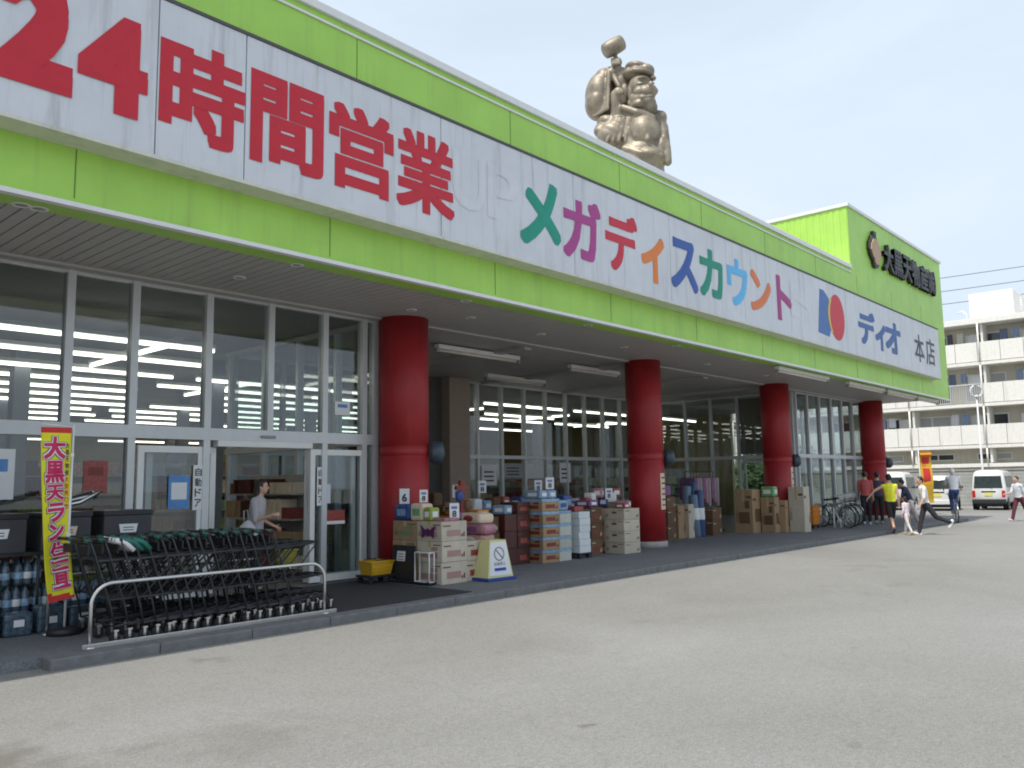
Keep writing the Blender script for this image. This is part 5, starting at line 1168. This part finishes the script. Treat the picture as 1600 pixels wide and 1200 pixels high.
def bicycle(label, x, y, rz, fr=(.30, .33, .36), z=WZ, basketm=None, lean=6, group=None, steer=0):
    t = thing('bicycle', label, 'bicycle', (x, y, z), rz, group); t.rotation_euler = (R(lean), 0, rz)
    fm = C('bike_%d_%d_%d' % tuple(int(c*99) for c in fr), fr); rw, fw_ = Vector((-.52, 0, .33)), Vector((.54, 0, .33)); bb = Vector((-.08, 0, .29)); seat = Vector((-.24, 0, .80)); hd = Vector((.36, 0, .86)); hl = Vector((.39, 0, .72))
    mb = MB()
    for a, b, r_ in ((hl, bb, .018), (bb, seat, .016), (Vector((-.2, 0, .66)), hl+Vector((-.0, 0, .06)), .016)): mb.tube([a, b], r_, 8)
    for s in (-1, 1): mb.tube([rw+Vector((0, s*.05, 0)), bb+Vector((0, s*.03, 0))], .009, 6); mb.tube([rw+Vector((0, s*.05, 0)), Vector((-.21, s*.02, .68))], .008, 6); mb.tube([hl+Vector((0, s*.04, -.04)), fw_+Vector((0, s*.05, 0))], .010, 6)
    mb.tube([hl+Vector((.01, 0, -.05)), hd], .016, 8); mb.build('frame', fm, t)
    for wc in (rw, fw_):
        w_ = MB(); w_.tube([wc+Vector((.32*math.cos(a), 0, .32*math.sin(a))) for a in [2*math.pi*i/28 for i in range(28)]], .017, 8, closed=True); wo = w_.build('wheel', M['rubber'], t)
        w_ = MB(); w_.tube([wc+Vector((.298*math.cos(a), 0, .298*math.sin(a))) for a in [2*math.pi*i/28 for i in range(28)]], .010, 6, closed=True)
        for i in range(14): a = 2*math.pi*i/14; w_.tube([wc+Vector((0, .02*(-1)**i, 0)), wc+Vector((.295*math.cos(a), 0, .295*math.sin(a)))], .0022, 4)
        w_.tube([wc+Vector((0, -.05, 0)), wc+Vector((0, .05, 0))], .02, 8); w_.build('rim', M['chrome'], wo)
        g = MB(); g.tube([wc+Vector((.352*math.cos(a), 0, .352*math.sin(a))) for a in [R(20+15*i) for i in range(11)]], .018, 6); g.build('mudguard', M['chrome'], t)
    mb = MB(); mb.ell(seat+Vector((0, 0, .05)), .13, .08, .035); mb.ell(seat+Vector((.09, 0, .05)), .09, .035, .03); mb.build('saddle', M['black'], t)
    mb = MB(); mb.tube([hd+Vector((-.12, -.26, .12)), hd+Vector((.0, -.24, .14)), hd+Vector((.04, 0, .05)), hd+Vector((.0, .24, .14)), hd+Vector((-.12, .26, .12))], .012, 8); mb.build('handlebar', M['chrome'], t)
    mb = MB(); mb.lathe([(.085, -.006), (.085, .006)], 20, Matrix.Translation(bb) @ Matrix.Rotation(R(90), 4, 'X')); mb.tube([bb+Vector((0, -.07, 0)), bb+Vector((.12, -.07, -.11))], .009, 6); mb.tube([bb+Vector((0, .07, 0)), bb+Vector((-.12, .07, .11))], .009, 6); mb.box(.07, .17, -.15, -.07, .165, .19); mb.box(-.25, -.15, .07, .15, .39, .415); mb.build('crank', M['charcoal'], t)
    if basketm:
        b = MB()
        for zz, ww in ((.76, .11), (.85, .125), (.94, .14), (1.02, .15)): b.tube([(.42, -ww, zz), (.42+ww*1.7, -ww, zz), (.42+ww*1.7, ww, zz), (.42, ww, zz)], .005, 5, closed=True)
        for i in range(7):
            u = -1+2*i/6
            b.tube([(.42, u*.11, .76), (.42, u*.15, 1.02)], .004, 5); b.tube([(.42+.187, u*.11, .76), (.42+.255, u*.15, 1.02)], .004, 5)
            b.tube([(.42+.187*(u+1)/2, -.11, .76), (.42+.255*(u+1)/2, -.15, 1.02)], .004, 5); b.tube([(.42+.187*(u+1)/2, .11, .76), (.42+.255*(u+1)/2, .15, 1.02)], .004, 5)
        b.box(.42, .61, -.11, .11, .752, .76); b.build('basket', basketm, t)
    k_ = MB(); k_.tube([rw+Vector((0, .06, 0)), rw+Vector((-.1, .14, -.33))], .008, 6); k_.build('kickstand', M['chrome'], t)
    return t
bicycle('silver bicycle with front basket parked nearest the orange baskets', 26.1, 10.1, R(-115), (.45, .50, .52), WZ, M['chrome'], 5)
bicycle('pale green bicycle parked second from the orange baskets', 27.0, 10.25, R(-120), (.25, .42, .40), WZ, M['chrome'], 6)
bicycle('dark bicycle parked beside the man in the red shirt', 27.8, 10.5, R(-112), (.05, .05, .07), WZ, M['black'], 4)
for i, (x, y) in enumerate(((26.0, 9.9), (27.7, 10.2))):
    t = thing('rail_bar', ['short white sloping barrier bar between the first bicycles', 'short white sloping barrier bar beside the dark bicycle'][i], 'barrier bar', (x, y, WZ)); mb = MB(); mb.tube([(0, 0, .0), (0, -.02, .1), (-.25, .1, .62), (-.25, .1, .0)], .03, 10); mb.build('bar', M['white_metal'], t)
fl = thing('shop_flag', 'small yellow and red advertising flag on a pole between the white vans', 'flag', (38.5, 11.15, 0))
mb = MB(); mb.tube([(0, 0, 0), (0, 0, 2.75)], .02, 8); mb.build('pole', M['white_metal'], fl)
def fpan(x0, x1, z0, z1, off, nm, m):
    mb = MB(); v = []; n_ = 14
    for l in (0, .004):
        for j in range(n_+1):
            z_ = z1-(z1-z0)*j/n_
            for xx in (x0, x1): v.append((xx*.743+.05*math.sin(j*.5+xx), -xx*.66+.03*math.sin(j*.6)+off+l, z_))
    f = []
    K_ = 2*(n_+1)
    for j in range(n_): a = 2*j; f += [(a, a+2, a+3, a+1), (K_+a, K_+a+1, K_+a+3, K_+a+2)]
    mb.add(v, f); mb.build(nm, m, fl)
fpan(.03, .58, .5, 2.7, 0, 'cloth', M['yellow']); fpan(.14, .46, .9, 2.45, -.012, 'red_panel', M['redcloth'])
fpan(.03, .58, 2.45, 2.7, -.016, 'top_band', M['orange'])

# ------------------------------------------------------------------ people
fa = lambda deg: R(deg)
person('woman with dark hair and pale grey top carrying a bag beside the open sliding doors', (6.62, 10.95, WZ), fa(-52), 1.58, (.45, .43, .46), (.03, .03, .04), (.05, .05, .05), hairlen=1.2, female=True, legs=((6, 4), (-8, 10)), arms=((12, 95, 8), (-4, 70, 8)), headyaw=10, headpitch=14)
person('man in a faded red shirt and dark trousers standing left of the last red column', (27.85, 9.75, WZ), fa(20), 1.68, (.50, .10, .10), (.02, .022, .03), (.5, .5, .5), legs=((3, 2), (-4, 4)), arms=((5, 15, 6), (8, 20, 6)))
person('person in dark clothes raising a hand to the face before the last red column', (28.4, 9.55, WZ), fa(15), 1.64, (.055, .055, .085), (.018, .02, .02), (.35, .30, .28), legs=((8, 4), (-8, 8)), arms=((30, 115, 10), (4, 10, 5)), sleeve=.5)
person('man in a bright yellow shirt and dark shorts walking away with one arm out', (25.45, 8.22, 0), fa(38), 1.70, (.80, .82, .05), (.022, .022, .025), (.06, .06, .08), leglen=.55, legs=((20, 8), (-20, 18)), arms=((-8, 20, 8), (6, 12, 62)), sleeve=.05, lean=3)
person('small child with dark hair in pale pink and white clothes holding a hand', (24.95, 7.65, 0), fa(70), 1.05, (.75, .66, .70), (.74, .72, .74), (.55, .35, .15), legs=((16, 6), (-14, 12)), arms=((20, 15, 40), (-5, 20, 10)), hairlen=1.0, sleeve=.8)
person('woman in a white T shirt and black trousers striding to the left', (25.25, 7.22, 0), fa(125), 1.63, (.80, .78, .75), (.022, .024, .032), (.78, .78, .78), legs=((16, 3), (-34, 34)), arms=((-12, 15, 8), (18, 22, 12)), lean=9, female=True, headyaw=8)
person('person in a navy top and pale shorts behind the man in yellow', (28.2, 8.5, 0), fa(100), 1.55, (.03, .035, .08), (.72, .62, .58), (.4, .1, .1), leglen=.5, legs=((10, 6), (-12, 14)), arms=((30, 40, 8), (35, 40, 8)), lean=22, female=True)
rd = person('rider in white shirt and blue jeans on a bicycle before the white van', (32.4, 8.3, 0), fa(20), 1.66, (.78, .80, .82), (.05, .09, .26), (.7, .7, .7), legs=((66, 70), (38, 48)), arms=((52, 10, 14), (52, 10, 14)), lean=16, lift=.30, hair=C('white_cap', (.75, .76, .78)))
bicycle('bicycle under the rider in white shirt and blue jeans', 32.62, 8.36, R(20), (.35, .37, .4), 0, M['charcoal'], 0)
person('person in a pale blue white top and dark red trousers at the right edge', (34.2, 6.68, 0), fa(150), 1.62, (.70, .74, .80), (.10, .018, .03), (.75, .6, .6), legs=((24, 6), (-26, 26)), arms=((25, 60, 8), (-15, 25, 8)), female=True, lean=6)
hb = thing('tote_bag', 'grey and white carrier bag held by the woman at the sliding doors', 'bag', (6.38, 10.82, .72)); mb = MB(); mb.lathe([(.08, 0), (.15, .05), (.17, .2), (.10, .34), (.03, .42)], 14, Matrix.Rotation(R(10), 4, 'X')); mb.build('bag', C('tote', (.55, .54, .56)), hb); mb = MB(); mb.tube([(-.03, 0, .38), (-.02, .02, .55), (.04, .03, .56), (.05, 0, .38)], .012, 6); mb.build('handle', M['greyplastic'], hb)

sb = thing('shopping_bag', 'white plastic shopping bag hanging beside the person in the navy top', 'bag', (27.9, 8.25, .42)); mb = MB(); mb.lathe([(.05, 0), (.14, .04), (.16, .18), (.09, .3), (.03, .36)], 14, Matrix.Scale(.7, 4, (0, 1, 0))); mb.build('bag', M['white'], sb); mb = MB(); mb.tube([(-.03, 0, .33), (-.02, 0, .44), (.03, 0, .44), (.03, 0, .33)], .008, 6); mb.build('handle', M['white'], sb)
